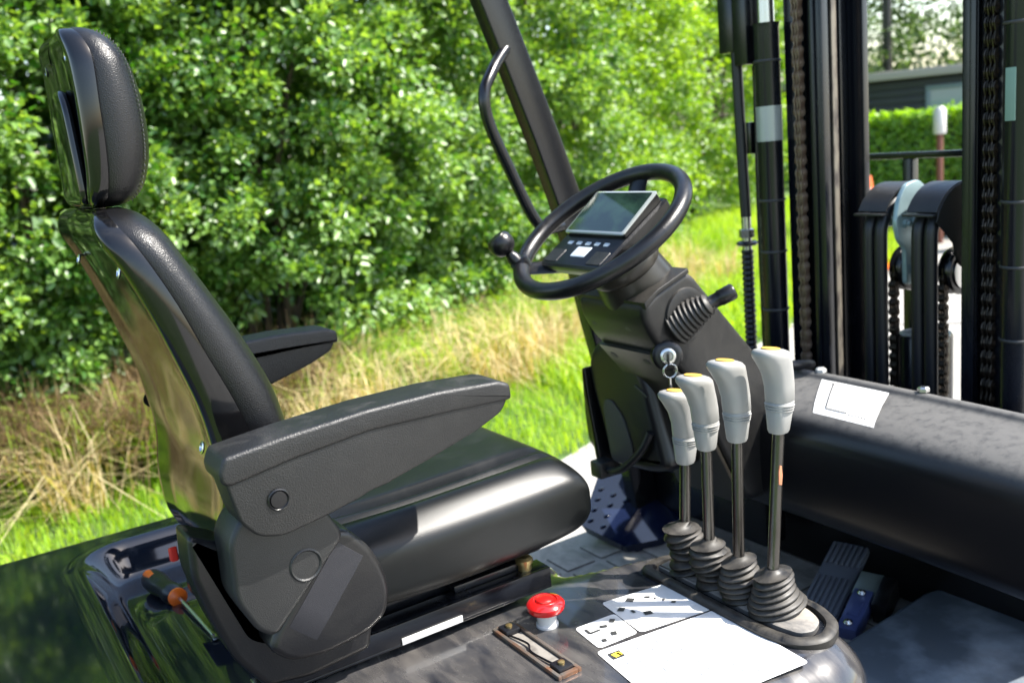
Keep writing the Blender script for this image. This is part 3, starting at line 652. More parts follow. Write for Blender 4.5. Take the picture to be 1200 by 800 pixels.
# ---- control levers
LV = [(.553, -.307, 1.138, .567, 1.258, .034, 1.040), (.551, -.3664, 1.177, .557, 1.295, .035, 1.030), (.552, -.4258, 1.202, .562, 1.325, .042, 1.022), (.556, -.4852, 1.223, .583, 1.345, .045, 1.020)]
DESC = ['first lever from the seat, shortest', 'second lever from the seat', 'third lever from the seat', 'tall lever nearest the camera with a rust spot']
for i, (bx_, y, kz0, kx, kz1, br, bz) in enumerate(LV):
    top = Vector((kx, y, kz0)); base = Vector((bx_, y, .965)); ax = (top - base).normalized()
    lv = MB().tube([base, top + ax * .01], .0085, 20).build('control_lever', M['rod'], FORK, label=DESC[i])
    if i == 3:
        MB().rext([(.571, 1.150), (.5765, 1.148), (.5785, 1.162), (.5775, 1.176), (.574, 1.178), (.5715, 1.168)], y - .0070, y - .0090, .0004).build('rust_spot', mat('rust', (.42, .16, .08), .8), lv)
    # knob: loft of ellipses bending rearwards
    H = kz1 - kz0; rings = []
    tab = [(0, .0130, .0130, 0), (.03, .0148, .0148, 0), (.36, .0200, .0195, 0), (.372, .0190, .0186, 0), (.384, .0200, .0196, 0), (.55, .0205, .0200, -.002), (.70, .0225, .0208, -.007), (.82, .0265, .0222, -.014),
           (.90, .0300, .0230, -.019), (.95, .0300, .0226, -.0205), (.985, .0265, .0195, -.0215), (1.0, .0215, .0150, -.022)]
    for t, rx, ry, dx in tab:
        c = top + ax * (H * t) + Vector((dx, 0, 0)); tilt = .18 * sm((t - .5) / .4)
        ring = []
        for k in range(32):
            a = 2 * math.pi * k / 32; ca, sa = math.cos(a), math.sin(a); e = .78
            ex = math.copysign(abs(ca) ** e, ca); ey = math.copysign(abs(sa) ** e, sa)
            ring.append((c.x + rx * .95 * ex, c.y + ry * .95 * ey, c.z + rx * ex * -tilt * .9))
        rings.append(ring)
    MB().loft(rings).build('lever_knob', M['knob'], lv, ang=50)
    for q, zt in enumerate((.27, .30, .33)):
        rr_ = .0130 + (.0200 - .0130) * (zt / .36) + .0012
        MB().lathe([(rr_ - .001, -.0012), (rr_ + .0002, -.0006), (rr_ + .0002, .0006), (rr_ - .001, .0012)], top + ax * H * zt, ax, 28).build('knob_ring', M['knob'], lv)
    c = top + ax * (H * .985) + Vector((-.0218, 0, 0))
    pr_ = [(.0150 * math.cos(a), .0105 * math.sin(a)) for a in [2 * math.pi * k / 20 for k in range(20)]]
    ins = [(c.x + p[0], c.y + p[1], c.z + .0035 + p[0] * -.165) for p in pr_]
    MB().loft([[(p[0], p[1], p[2] - .005) for p in ins], ins, [(c.x + (p[0] - c.x) * .85, c.y + (p[1] - c.y) * .85, p[2] + .0008) for p in ins]]).build('yellow_insert', M['yellow'], lv)
    # bellows
    rings = []; n = 7; z0 = ZD + .011
    for k in range(n * 6 + 1):
        t = k / (n * 6); z = z0 + (bz - z0) * t
        r0 = (br * .86) * (1 - t) + (.0215 if i < 2 else .021) * t
        w_ = .5 - .5 * math.cos(2 * math.pi * (t * n)); rr_ = r0 + (.0045 if i > 1 else .0062) * (w_ ** .8) - .001 + .0012 * math.sin(t * 9 + i * 2.1)
        if t > .93: rr_ = .0215 - (t - .93) * .12
        off = Vector((bx_ + (.010 - .010 * t) + .004 * math.sin(t * 5 + i), y - .004 * (1 - t), z)); tl = (.10 + .03 * i) * (1 - .3 * t) + (.16 * math.sin(t * 11 + i * 1.7) if i < 2 else .05 * math.sin(t * 7 + i))
        rings.append([(off.x + rr_ * 1.12 * math.cos(a), off.y + rr_ * .92 * math.sin(a), z + tl * rr_ * math.cos(a + .6) + .0) for a in [2 * math.pi * j / 28 for j in range(28)]])
    rings.append([(bx_ + .004 + .010 * math.cos(a), y + .010 * math.sin(a), bz + .004) for a in [2 * math.pi * j / 28 for j in range(28)]])
    MB().loft(rings).build('rubber_boot', M['rubber'], lv, ang=80)

# ---- pedals
ap = MB(); A0 = Vector((1.085, -.125, .630)); A1 = Vector((1.276, -.058, .690)); ux = (A1 - A0).normalized(); uy = Vector((-ux.y, ux.x, 0)).normalized(); un = ux.cross(uy)
Lp = (A1 - A0).length + .0
def ploc(a, b, c): return A0 + ux * a + uy * b + un * c
def pbox(mb, a0, a1, b0, b1, c0, c1):
    rot = Matrix((ux, uy, un)).transposed(); c = ploc((a0 + a1) / 2, (b0 + b1) / 2, (c0 + c1) / 2)
    hx, hy, hz = (a1 - a0) / 2, (b1 - b0) / 2, (c1 - c0) / 2
    return mb.box(c.x - hx, c.x + hx, c.y - hy, c.y + hy, c.z - hz, c.z + hz, .003, rot=rot)
apo = pbox(MB(), -.06, Lp, -.042, .042, -.012, 0).build('accelerator_pedal', M['pedal'], FORK, label='long ribbed rubber accelerator pedal')
for k in range(7):
    b = -.036 + k * .012
    pbox(MB(), .135, Lp - .006, b - .0035, b + .0035, 0, .004).build('pedal_rib', M['pedal'], apo)
    pbox(MB(), -.055, .095, b - .0035, b + .0035, 0, .004).build('pedal_rib', M['pedal'], apo)
bp = MB(); 
pbox(bp, -.06, .06, -.095, -.055, -.02, .018); bpo = bp.build('brake_bracket', M['bracket'], FORK, label='small blue bracket beside the accelerator pedal')
pbox(MB(), .02, .11, -.130, -.100, -.03, .02).build('pedal_arm', M['smooth'], FORK)
pbox(MB(), -.02, .02, -.086, -.064, .018, .021).build('bracket_plate', M['bracket'], bpo)
for a in (-.045, .045): MB().lathe([(.009, 0), (.009, .005), (.004, .010)], ploc(a, -.075, .019), un, 12).build('bracket_bolt', M['steel'], bpo)
pbox(MB(), .05, .12, -.10, -.05, -.01, .012).build('zinc_lug', mat('dull_zinc', (.2, .24, .22), .4, .4), bpo)
# drain grate left of the pedal
gr = MB().box(1.02, 1.16, .02, .12, .602, .606, .002).build('floor_grate', M['mat_'], FORK)
for k in range(6): MB().box(1.03, 1.15, .032 + k * .014, .039 + k * .014, .606, .610, .001).build('grate_bar', M['rubber'], gr)

# ---- seat rails
RL = MB()
RL.box(-.10, .358, -.214, -.176, .966, .970, .001).box(-.10, .358, -.214, -.209, .970, 1.000, .001).box(-.10, .358, -.208, -.176, .996, 1.000, .001)
RL.build('seat_rail', M['black'], FORK)
MB().box(-.115, -.098, -.212, -.18, .962, .985, .002).build('rail_stop', M['steel'], FORK)
MB().box(-.10, .358, .176, .214, .966, 1.0, .001).build('seat_rail', M['black'], FORK)
MB().box(.095, .195, -.2165, -.2145, .968, .978, .0003).build('rail_scale_strip', M['whitep'], FORK, label='white scale strip on the near rail')
MB().box(-.06, .33, -.165, .165, .972, 1.030, .006).build('seat_suspension', M['black'], FORK)
MB().lathe([(.011, 0), (.011, .010), (.014, .011), (.014, .017), (.010, .021)], (.325, -.192, 1.0), (0, 0, 1), 18).build('rail_bolt', M['brass'], FORK)
MB().box(.20, .33, -.19, -.165, 1.0, 1.012, .002).build('rail_link', M['black'], FORK)

# ---- operator seat
SEAT = MB().rext([(-.070, 1.16), (-.075, 1.06), (-.06, 1.0), (.03, .985), (.07, 1.03), (.06, 1.09), (.0, 1.16)], -.215, .21, .012, 'Y', cr=.02).build('operator_seat', M['smooth'], FORK, label='black vinyl operator seat with headrest and two armrests')
# cushion
def cushion():
    tabx = [(-.02, 1.060, 1.150, .225), (.03, 1.056, 1.158, .24), (.15, 1.050, 1.158, .248), (.30, 1.052, 1.163, .250), (.38, 1.058, 1.166, .248), (.410, 1.064, 1.160, .244), (.426, 1.074, 1.148, .238), (.434, 1.086, 1.134, .23), (.437, 1.100, 1.118, .21)]
    rings = []
    for x, zb, zt, w_ in tabx:
        zb -= .020; ring = []
        N_ = 180
        h = zt - zb
        for k in range(N_):
            a = 2 * math.pi * k / N_; ca, sa = math.cos(a), math.sin(a)
            yy = w_ * math.copysign(abs(ca) ** .42, ca); zz = (zb + zt) / 2 + h / 2 * math.copysign(abs(sa) ** (.55 if sa > 0 else .34), sa)
            if sa > .05:
                ay = abs(yy) / w_; s_ = sm((x + .02) / .1) * sm((.415 - x) / .06)
                zz += s_ * (.012 * math.exp(-((ay - .82) / .10) ** 2) - .013 * math.exp(-((ay - .68) / .030) ** 2) - .009 * math.exp(-((ay - .56) / .028) ** 2) + .004 * (ay < .55))
                # near side bulge below the bolster
            ring.append((x, yy, zz))
        rings.append(ring)
    # smooth refine along x
    out = []
    n = len(rings)
    for i in range(n - 1):
        p = [rings[max(i - 1, 0)], rings[i], rings[i + 1], rings[min(i + 2, n - 1)]]
        for j in range(5):
            t = j / 5; out.append([tuple(.5 * (2 * b[q] + (c[q] - a[q]) * t + (2 * a[q] - 5 * b[q] + 4 * c[q] - d[q]) * t * t + (-a[q] + 3 * b[q] - 3 * c[q] + d[q]) * t ** 3) for q in range(3)) for a, b, c, d in zip(*p)])
    out.append(rings[-1])
    return MB().loft(out).build('seat_cushion', M['cushion'], SEAT, ang=80)
cushion()
MB().box(.0, .36, -.20, .20, 1.022, 1.066, .012).build('seat_pan', M['black'], SEAT)

BK = [ # z, rear X, seam X, front X, half width
 (1.080, -.070, -.040, .000, .150), (1.095, -.100, -.044, .002, .178), (1.130, -.116, -.047, .004, .192), (1.16, -.119, -.048, .005, .199), (1.20, -.118, -.050, .006, .203), (1.26, -.110, -.056, .004, .207), (1.31, -.115, -.065, -.004, .207), (1.37, -.124, -.082, -.016, .206),
 (1.44, -.144, -.108, -.044, .204), (1.50, -.163, -.129, -.073, .200), (1.55, -.182, -.150, -.098, .193), (1.580, -.196, -.164, -.112, .183), (1.600, -.200, -.174, -.124, .165), (1.613, -.196, -.178, -.136, .140), (1.620, -.188, -.176, -.150, .11)]
def dense(tab, k=4):
    out = []; n = len(tab)
    for i in range(n - 1):
        a, b, c, d = tab[max(i - 1, 0)], tab[i], tab[i + 1], tab[min(i + 2, n - 1)]
        for j in range(k):
            t = j / k; out.append([.5 * (2 * b[q] + (c[q] - a[q]) * t + (2 * a[q] - 5 * b[q] + 4 * c[q] - d[q]) * t * t + (-a[q] + 3 * b[q] - 3 * c[q] + d[q]) * t ** 3) for q in range(len(b))])
    out.append(list(tab[-1])); return out
def shell_pad(tab, parent, ps, pp, shellw=.010, gap=.0):
    rs = []; rp = []
    for z, xr, xs, xf, w_ in dense(tab):
        d = xs - xr; h = []
        # rear: half outline near side (y<0) from seam to centre
        h += [(xs - .0005, w_), (xs - .25 * d, w_ + .001), (xr + .30 * d, w_ - .002), (xr + .12 * d, w_ - .005), (xr + .03 * d, w_ - .010), (xr, w_ - .019), (xr + .001, w_ - .03), (xr + .006, w_ - .06), (xr + .007, w_ * .5), (xr + .005, w_ * .25), (xr + .004, 0.0)]
        ring = [(x, -y, z) for x, y in h] + [(x, y, z) for x, y in h[-2::-1]] + [(xs - .001, w_ * .6, z), (xs - .001, 0, z), (xs - .001, -w_ * .6, z)]
        rs.append(ring)
        f = xf - xs; wp = w_ - .0035
        h = [(xs - .006, wp - .004), (xs + .002, wp), (xs + .25 * f, wp + .003), (xs + .5 * f, wp + .001), (xs + .70 * f, wp - .009), (xs + .86 * f, wp - .024), (xs + .95 * f, wp - .042), (xf, wp - .065), (xf - .003, w_ * .5), (xf - .009, w_ * .2), (xf - .010, 0)]
        rp.append([(x, -y, z) for x, y in h] + [(x, y, z) for x, y in h[-2::-1]] + [(xs - .006, w_ * .5, z), (xs - .006, 0, z), (xs - .006, -w_ * .5, z)])
    a = MB().loft(rs).build(ps[0], ps[1], parent, ang=50); b = MB().loft(rp).build(pp[0], pp[1], parent, ang=70); return a, b
shell_pad(BK, SEAT, ('backrest_shell', M['shell']), ('backrest_pad', M['leather']))
for y, z in ((-.150, 1.545), (.150, 1.545), (-.13, 1.30)):
    xr = -.178 if z > 1.5 else -.112
    MB().lathe([(.008, 0), (.009, .002), (.006, .003), (.004, .001)], (xr - .001, y, z), (-1, 0, .3), 16).build('shell_screw', M['steel'], SEAT)
HD = [(1.622, -.183, -.174, -.145, .085), (1.628, -.189, -.172, -.130, .105), (1.640, -.191, -.170, -.118, .118), (1.665, -.189, -.167, -.108, .125), (1.70, -.188, -.165, -.102, .129), (1.747, -.187, -.164, -.102, .130), (1.79, -.187, -.162, -.109, .127),
      (1.81, -.188, -.163, -.117, .121), (1.826, -.190, -.168, -.127, .110), (1.836, -.189, -.173, -.139, .094), (1.841, -.184, -.175, -.152, .072)]
shell_pad(HD, SEAT, ('headrest_plate', M['shell']), ('headrest_pad', M['leather']))
# raised tongue on the headrest plate
MB().rext([(-.066, 1.626), (.066, 1.626), (.058, 1.70), (.05, 1.750), (.025, 1.772), (-.025, 1.772), (-.05, 1.750), (-.058, 1.70)], -.182, -.194, .006, 'X', cr=.02).build('plate_boss', M['shell'], SEAT)
for y, z in ((-.088, 1.805), (-.096, 1.668), (.088, 1.805), (.096, 1.668)):
    MB().lathe([(.0065, 0), (.0075, .0025), (.005, .003), (.003, .001)], (-.1835, y, z), (-1, 0, 0), 16).build('plate_screw', M['steel'], SEAT)
for y in (-.06, .04): MB().tube([(-.170, y, 1.59), (-.176, y, 1.65)], .0075, 14).build('headrest_post', M['black'], SEAT)
# double stitching on the headrest pad
st = None
for s_ in (-1, 1):
    ps_ = dense([(r[0], r[3], r[4], r[2]) for r in HD[1:-1]], 8)
    acc = 0; last = None
    for z, xf, w_, xs in ps_:
        f = xf - xs; p = Vector((xs + .70 * f - .0008, s_ * (w_ - .0035 - .0098), z))
        if last is not None and (p - last).length < .0042: continue
        for dx, dy in ((0, 0), (.0052, -.0035)):
            if st is None: st = MB().box(-.0006, .0006, -.0009, .0009, -.0017, .0017, .0004).build('stitch', M['ink'], SEAT); st.location = p + Vector((dx, s_ * dy, 0))
            else: copyob(st, SEAT, p + Vector((dx, s_ * dy, 0)))
        last = p

# armrests
AR = [(-.143, 1.328), (-.134, 1.338), (-.06, 1.345), (.04, 1.351), (.14, 1.352), (.225, 1.345), (.241, 1.338), (.243, 1.324), (.232, 1.306), (.19, 1.289), (.12, 1.270), (.063, 1.256), (.058, 1.254), (.032, 1.251), (.018, 1.246), (-.03, 1.236), (-.083, 1.228), (-.112, 1.236), (-.130, 1.258), (-.138, 1.30)]
ART = [(-.146, 1.322), (-.138, 1.340), (-.06, 1.348), (.04, 1.3545), (.14, 1.355), (.228, 1.349), (.246, 1.342), (.247, 1.320), (.16, 1.324), (.04, 1.327), (-.06, 1.317), (-.135, 1.305), (-.144, 1.309)]
for sg in (-1, 1):
    if sg > 0: AR = [(-.07, 1.345)] + [q for q in AR if q[0] > -.06] + [(-.07, 1.232)]; ART = [(-.07, 1.348)] + [q for q in ART if q[0] > -.06] + [(-.07, 1.315)]
    body = MB().rext(AR, sg * .268, sg * .329, .004, 'Y', cr=.010).build('armrest', M['plastic'], SEAT, label='near black armrest' if sg < 0 else 'far black armrest')
    # top pad, crowned
    P = rnd([Vector(p) for p in ART], .006, 4)
    MB().rext([(p.x, p.y) for p in P], sg * .262, sg * .3325, .0055, 'Y', seg=5).build('armrest', M['plastic'], SEAT)
    MB().lathe([(.0135, 0), (.0135, .0022), (.0120, .0030), (.0110, .0018), (.0105, .0015), (.0095, .003), (.001, .0036)], (-.083, sg * .3288, 1.2745), (0, sg, 0), 28).build('pivot_cap', M['smooth'], SEAT)
    MB().box(-.06 if sg > 0 else -.12, -.02, sg * .27, sg * .20, 1.265, 1.295, .008).build('armrest_bracket', M['black'], SEAT)

# belt retractor side covers
for sg in (-1,):
    up_ = [(-.140, 1.225), (-.122, 1.252), (-.06, 1.258), (-.020, 1.238), (.004, 1.192), (-.102, 1.090), (-.122, 1.105), (-.142, 1.15)]
    lo_ = [(-.01, 1.20), (.012, 1.194), (.040, 1.160), (.054, 1.125), (.058, 1.095), (.050, 1.062), (.02, 1.045), (-.04, 1.038), (-.085, 1.045), (-.110, 1.07), (-.100, 1.092)]
    MB().rext(up_, sg * .225, sg * .297, .007, 'Y', cr=.014, seg=4).build('retractor_cover', M['grey'], SEAT)
    MB().rext(lo_, sg * .225, sg * .289, .010, 'Y', cr=.015, seg=5).build('retractor_housing', M['plastic'] if 0 else M['smooth'], SEAT)
    MB().lathe([(.0215, -.001), (.0215, .0008), (.0195, .0022), (.0175, .0008), (.0175, -.001)], (-.052, sg * .2968, 1.170), (0, sg, 0), 36).build('cover_ring', M['grey'], SEAT)
    # webbing lying over the housing just in front of the cover
    bw = []
    d = Vector((-.68, -.73)).normalized(); nrm2 = Vector((.73, -.68)).normalized() 
    pts = [((.008, 1.180), .280), ((.004, 1.174), .2893), ((-.01, 1.157), .2897), ((-.03, 1.134), .2897), ((-.05, 1.110), .2897), ((-.072, 1.085), .2893), ((-.086, 1.069), .278)]
    top = []; bot = []
    for (q, yy) in pts:
        a = Vector(q) - nrm2 * .014; b = Vector(q) + nrm2 * .030; yy = min(yy, .2905)
        top += [(a.x, sg * yy, a.y), (b.x, sg * (yy), b.y)]; bot += [(a.x, sg * (yy - .0015), a.y), (b.x, sg * (yy - .0015), b.y)]
    fs = []; n = len(top)
    for i in range(len(pts) - 1):
        a = i * 2; fs += [(a, a + 1, a + 3, a + 2), (n + a, n + a + 2, n + a + 3, n + a + 1), (a, a + 2, n + a + 2, n + a), (a + 1, n + a + 1, n + a + 3, a + 3)]
    MB().add(top + bot, fs).build('seat_belt', M['belt'], SEAT)
    # flared skirt below
    sk = [(-.172, 1.225), (-.175, 1.17), (-.160, 1.105), (-.140, 1.044), (-.107, .994), (-.05, .985), (.04, .992), (.055, 1.05), (-.02, 1.043), (-.075, 1.052), (-.112, 1.075), (-.122, 1.11), (-.118, 1.15), (-.125, 1.20)]
    MB().rext(sk, sg * .165, sg * .236, .010, 'Y', cr=.010, seg=5).build('seat_skirt', M['smooth'], SEAT)
    MB().box(-.11, .0, sg * .13, sg * .165, .99, 1.20, .006).build('skirt_lining', M['black'], SEAT)
MB().rext([(-.008, 1.100), (.010, 1.095), (.010, 1.118), (-.008, 1.125)], -.130, -.118, .003, 'X').build('release_tab', M['redp'], SEAT).location = (0, .15, -.052)

# ---- overhead guard front pillar (far side) + grab handle
def bar2(p0, p1, wx, wy, rr_=.006):
    a = Vector(p0); b = Vector(p1); d = (b - a).normalized(); v = Vector((0, 1, 0)); u = v.cross(d).normalized(); m = MB(); rings = []
    sec = rnd([Vector((-wx / 2, -wy / 2)), Vector((wx / 2, -wy / 2)), Vector((wx / 2, wy / 2)), Vector((-wx / 2, wy / 2))], rr_, 3)
    for p in (a, b): rings.append([tuple(p + u * q.x + v * q.y) for q in sec])
    return m.loft(rings)
m = MB(); 
PIL = [(.690, .51, 2.25), (.815, .51, 1.93), (.967, .51, 1.50), (1.035, .51, 1.19), (1.115, .51, .84), (1.15, .51, .62)]
sec = rnd([Vector((-.041, -.022)), Vector((.035, -.022)), Vector((.035, .022)), Vector((-.041, .022))], .006, 3); rings = []
for p in dense(PIL, 3): rings.append([(p[0] + q.x, p[1] + q.y, p[2]) for q in sec])
m.loft(rings); PILO = m.build('guard_pillar', M['black'], FORK)
MB().tube([(.838, .505, 1.862), (.805, .490, 1.838), (.760, .465, 1.80), (.728, .45, 1.755), (.735, .45, 1.69), (.780, .45, 1.58), (.826, .45, 1.48), (.862, .455, 1.446), (.925, .48, 1.442)], .0135, 16, smooth=6).build('grab_handle', M['black'], PILO)
MB().box(.885, .93, .495, .53, 1.985, 2.03, .006).build('pillar_bracket', M['black'], PILO)
MB().box(.46, .90, -.50, .56, 2.24, 2.30, .02).build('guard_crossbar', M['black'], PILO)

# ---- left moulded cover with its opening
cv = MB()
co = [(.232, 1.13), (.236, 1.175), (.215, 1.212), (.175, 1.236), (.125, 1.240), (.070, 1.210), (.038, 1.16), (.022, 1.105), (.000, 1.03), (-.015, .985), (.05, .965), (.180, .955), (.205, 1.05)]
cv.rext(co, .786, .92, .024, 'X', cr=.022, seg=7)
CVO = cv.build('column_side_cover', M['smooth'], FORK, label='rounded black side cover left of the steering column with a tall opening')
MB().rext([(.170, 1.0), (.182, 1.085), (.172, 1.104), (.150, 1.104), (.118, 1.075), (.095, 1.02), (.09, .975), (.162, .968)], .7862, .7835, .0005, 'X', cr=.012).build('cover_opening', M['ink'], CVO)
MB().rext([(.192, .935), (.206, .930), (.240, 1.10), (.240, 1.16), (.230, 1.165), (.224, 1.10)], .776, .83, .004, 'X', cr=.004).build('cover_flange', M['smooth'], CVO)
MB().box(.7835, .788, .035, .075, 1.138, 1.143, .001, rot=Matrix.Rotation(R(25), 3, 'X')).build('cover_slit', M['ink'], CVO)
# connector with cable
MB().tube([(.772, .165, .950), (.768, .135, .956), (.768, .095, .978), (.772, .050, 1.020), (.782, .03, 1.06)], .0085, 10, smooth=5).build('connector_cable', M['rubberhose'], FORK)
cn = MB().box(.752, .792, .165, .203, .932, .968, .005).build('cable_connector', M['grey'], FORK)
MB().box(.756, .788, .1635, .167, .946, .954, .001).build('connector_rib', M['grey'], cn)

# ---- steering column
WT = R(32.6); O = Vector((.685, .02, 1.479)); e2 = Vector((math.cos(WT), 0, math.sin(WT))); e1 = Vector((0, -1, 0)); nW = Vector((-math.sin(WT), 0, math.cos(WT)))
def wl(a, b, c): return O + e1 * a + e2 * b + nW * c
side = [(.688, 1.347), (.722, 1.366), (.795, 1.392), (.815, 1.380), (.990, 1.180), (1.03, 1.02), (1.02, .90), (.93, .90), (.865, 1.03), (.795, 1.18), (.742, 1.240), (.716, 1.268), (.690, 1.315)]
COLM = MB().rext(side, -.085, .112, .014, 'Y', cr=.022).build('steering_column', M['dusty'], FORK, label='dusty black steering column housing')
for yy, zz in ((.10, 1.305), (.0, 1.295)):
    MB().lathe([(.008, 0), (.008, -.001), (.001, -.001)], (.7035, yy - .02, 1.2905), (-.86, 0, -.50), 16).build('screw_hole', M['ink'], COLM)
# separate lower front panel, standing proud
MB().rext([(.736, 1.246), (.792, 1.178), (.862, 1.028), (.925, .90), (.918, .896), (.855, 1.024), (.786, 1.173), (.730, 1.241)], -.080, .110, .002, 'Y').build('front_panel', M['panel'], COLM)
for yy in (.085, -.015): MB().lathe([(.009, 0), (.009, .0015), (.001, .0015)], (.749, yy, 1.2195), (-.75, 0, -.66), 16).build('panel_hole', M['ink'], COLM)
# collar under the wheel
MB().lathe([(.052, -.046), (.066, -.052), (.071, -.062), (.072, -.080), (.069, -.086), (.066, -.088), (.068, -.100), (.074, -.135), (.074, -.16)], O + e1 * .015 + e2 * -.005, nW, 44).build('column_collar', M['panel'], COLM)
MB().rext([(.690, 1.350), (.722, 1.3695), (.797, 1.3965), (.800, 1.388), (.722, 1.360), (.692, 1.338)], -.088, .115, .0015, 'Y').build('column_cap', M['dusty'], COLM)
# bellows and control stalk on the right flank
P0 = Vector((.768, -.072, 1.292)); ax = Vector((.50, -.66, .50)).normalized(); prf = []
for k in range(55):
    t = k / 54; prf.append((.038 * (1 - t) + .017 * t + .0035 * (.5 - .5 * math.cos(2 * math.pi * t * 9)), t * .080))
prf += [(.012, .082)]
bel = MB().lathe(prf, P0, ax, 32).build('stalk_bellows', M['rubber'], COLM, ang=80)
MB().lathe([(.046, -.004), (.051, 0), (.049, .006), (.042, .008)], Vector((.788, -.084, 1.312)), Vector((0, -1, 0)), 32).build('bellows_flange', M['dusty'], COLM)
P2_ = P0 + ax * .068; ax = Vector((.66, -.46, .36)).normalized()
MB().tube([P2_, P2_ + ax * .012, P2_ + ax * .014, P2_ + ax * .030, P2_ + ax * .032, P2_ + ax * .058, P2_ + ax * .061], [.0145, .0145, .0130, .0135, .0150, .0152, .0130], 24).build('control_stalk', M['smooth'], COLM)
MB().lathe([(.011, 0), (.011, .001), (.005, .001), (.005, .0018), (.0005, .0018)], P2_ + ax * .061, ax, 20).build('stalk_end', M['grey'], COLM)
# ignition lock
IG = Vector((.735, -.088, 1.245)); ia = Vector((-.55, -.80, .12)).normalized()
MB().lathe([(.028, -.03), (.028, .004), (.024, .008), (.019, .009)], IG, ia, 32).build('ignition_barrel', M['smooth'], COLM)
MB().lathe([(.0145, .006), (.0145, .012), (.012, .0135), (.009, .0135), (.008, .012), (.003, .012)], IG, ia, 32).build('ignition_lock', M['steel'], COLM)

# ---- steering wheel
def ringpt(a, rr_, h=0): return wl(rr_ * math.cos(a), rr_ * math.sin(a), h)
m = MB(); rings = []
RW, RT = .1695, .0160
for k in range(96):
    a = 2 * math.pi * k / 96; c = ringpt(a, RW); o_ = (c - O).normalized()
    rings.append([tuple(c + o_ * RT * math.cos(b) + nW * RT * math.sin(b)) for b in [2 * math.pi * j / 20 for j in range(20)]])
m.loft(rings + [rings[0]], cap=False)
SW = m.build('steering_wheel', M['smooth'], FORK, ang=80, label='black steering wheel with three spokes and a spinner knob')
MB().lathe([(.045, -.075), (.060, -.06), (.064, -.045), (.060, -.030), (.03, -.026)], O, nW, 40).build('wheel_hub', M['smooth'], SW)
for a in (R(104), R(224), R(-16)):
    i0 = ringpt(a, .045, -.045); i1 = ringpt(a, .10, -.034); i2 = ringpt(a, .168, -.004); tv = (ringpt(a + .01, 1) - ringpt(a - .01, 1)).normalized()
    rings = []
    for p, wd in ((i0, .032), (i1, .024), (i2, .021)):
        rings.append([tuple(p + tv * wd * math.cos(b) + nW * .007 * math.sin(b)) for b in [2 * math.pi * j / 16 for j in range(16)]])
    MB().loft(rings).build('spoke', M['smooth'], SW)
ka = R(222); kb = ringpt(ka, RW + .002, .006)
MB().lathe([(.014, 0), (.013, .018), (.010, .024), (.010, .028), (.0175, .032), (.0235, .040), (.0255, .050), (.0245, .060), (.021, .066), (.020, .0655), (.019, .068), (.010, .070), (.001, .0705)], kb + e1 * -.004, (nW + e1 * -.25).normalized(), 32).build('spinner_knob', M['smooth'], SW)
MB().lathe([(.019, -.010), (.019, .012), (.014, .016)], ringpt(ka, RW, 0), nW, 24).build('knob_clamp', M['smooth'], SW)

# ---- display unit over the hub
def wbox(mb, a0, a1, b0, b1, c0, c1, b=.003, tilt=0):
    rot = Matrix((e1, e2, nW)).transposed()
    if tilt: rot = Matrix.Rotation(tilt, 3, e1) @ rot
    c = wl((a0 + a1) / 2, (b0 + b1) / 2, (c0 + c1) / 2); hx, hy, hz = (a1 - a0) / 2, (b1 - b0) / 2, (c1 - c0) / 2
    return mb.box(c.x - hx, c.x + hx, c.y - hy, c.y + hy, c.z - hz, c.z + hz, b, rot=rot)
def wloft(levels, name, m, parent, ang=40):
    rings = []
    for (a0, a1, b0, b1, c0, c1, rr_) in levels:   # rectangle in the wheel plane; c0 height at b0, c1 at b1
        P = rnd([Vector((a0, b0)), Vector((a1, b0)), Vector((a1, b1)), Vector((a0, b1))], rr_, 4)
        rings.append([tuple(wl(p.x, p.y, c0 + (c1 - c0) * (p.y - b0) / (b1 - b0))) for p in P])
    return MB().loft(rings).build(name, m, parent, ang=ang)
DSP = wloft([(-.05, .06, -.06, .06, -.06, -.06, .02), (-.085, .090, -.092, .098, -.030, -.050, .016), (-.092, .095, -.098, .100, -.014, -.030, .014), (-.092, .095, -.098, .100, -.008, -.008, .012), (-.088, .091, -.094, .097, -.004, -.004, .010)], 'display_unit', M['smooth'], FORK)
DSP['label'] = 'square instrument display with screen and key pad'
SCR = wloft([(-.084, .088, -.018, .090, -.008, -.006, .006), (-.084, .088, -.018, .090, .004, .014, .006), (-.082, .086, -.016, .088, .006, .016, .006)], 'screen_housing', M['smooth'], DSP)
wloft([(-.085, .089, -.0185, .0905, .004, .014, .006), (-.085, .089, -.0185, .0905, .0065, .0165, .006), (-.083, .087, -.0165, .0885, .0078, .0178, .006)], 'bezel', M['bezel'], DSP)
wloft([(-.079, .083, -.0125, .0845, .0080, .0176, .004), (-.079, .083, -.0125, .0845, .0086, .0182, .004)], 'screen', M['glass'], DSP)
# key pad
for k in range(5):
    a = -.055 + k * .027; wloft([(a - .007, a + .007, -.040, -.031, -.004, -.004, .002), (a - .006, a + .006, -.039, -.032, -.0025, -.0025, .002)], 'display_key', M['key'], DSP)
wloft([(-.020, .022, -.072, -.045, -.004, -.004, .003), (-.019, .021, -.071, -.046, -.0028, -.0028, .003)], 'display_key', M['key'], DSP)
for a in (-.007, .008):
    wloft([(a - .005, a + .005, -.068, -.050, -.0028, -.0028, .001), (a - .005, a + .005, -.068, -.050, -.0024, -.0024, .001)], 'key_symbol', M['white'], DSP)
for a0, a1 in ((-.084, -.045), (.045, .086)): wloft([(a0, a1, -.090, -.055, -.004, -.004, .004), (a0 + .001, a1 - .001, -.089, -.056, -.002, -.002, .004)], 'grip_patch', M['plastic'], DSP)

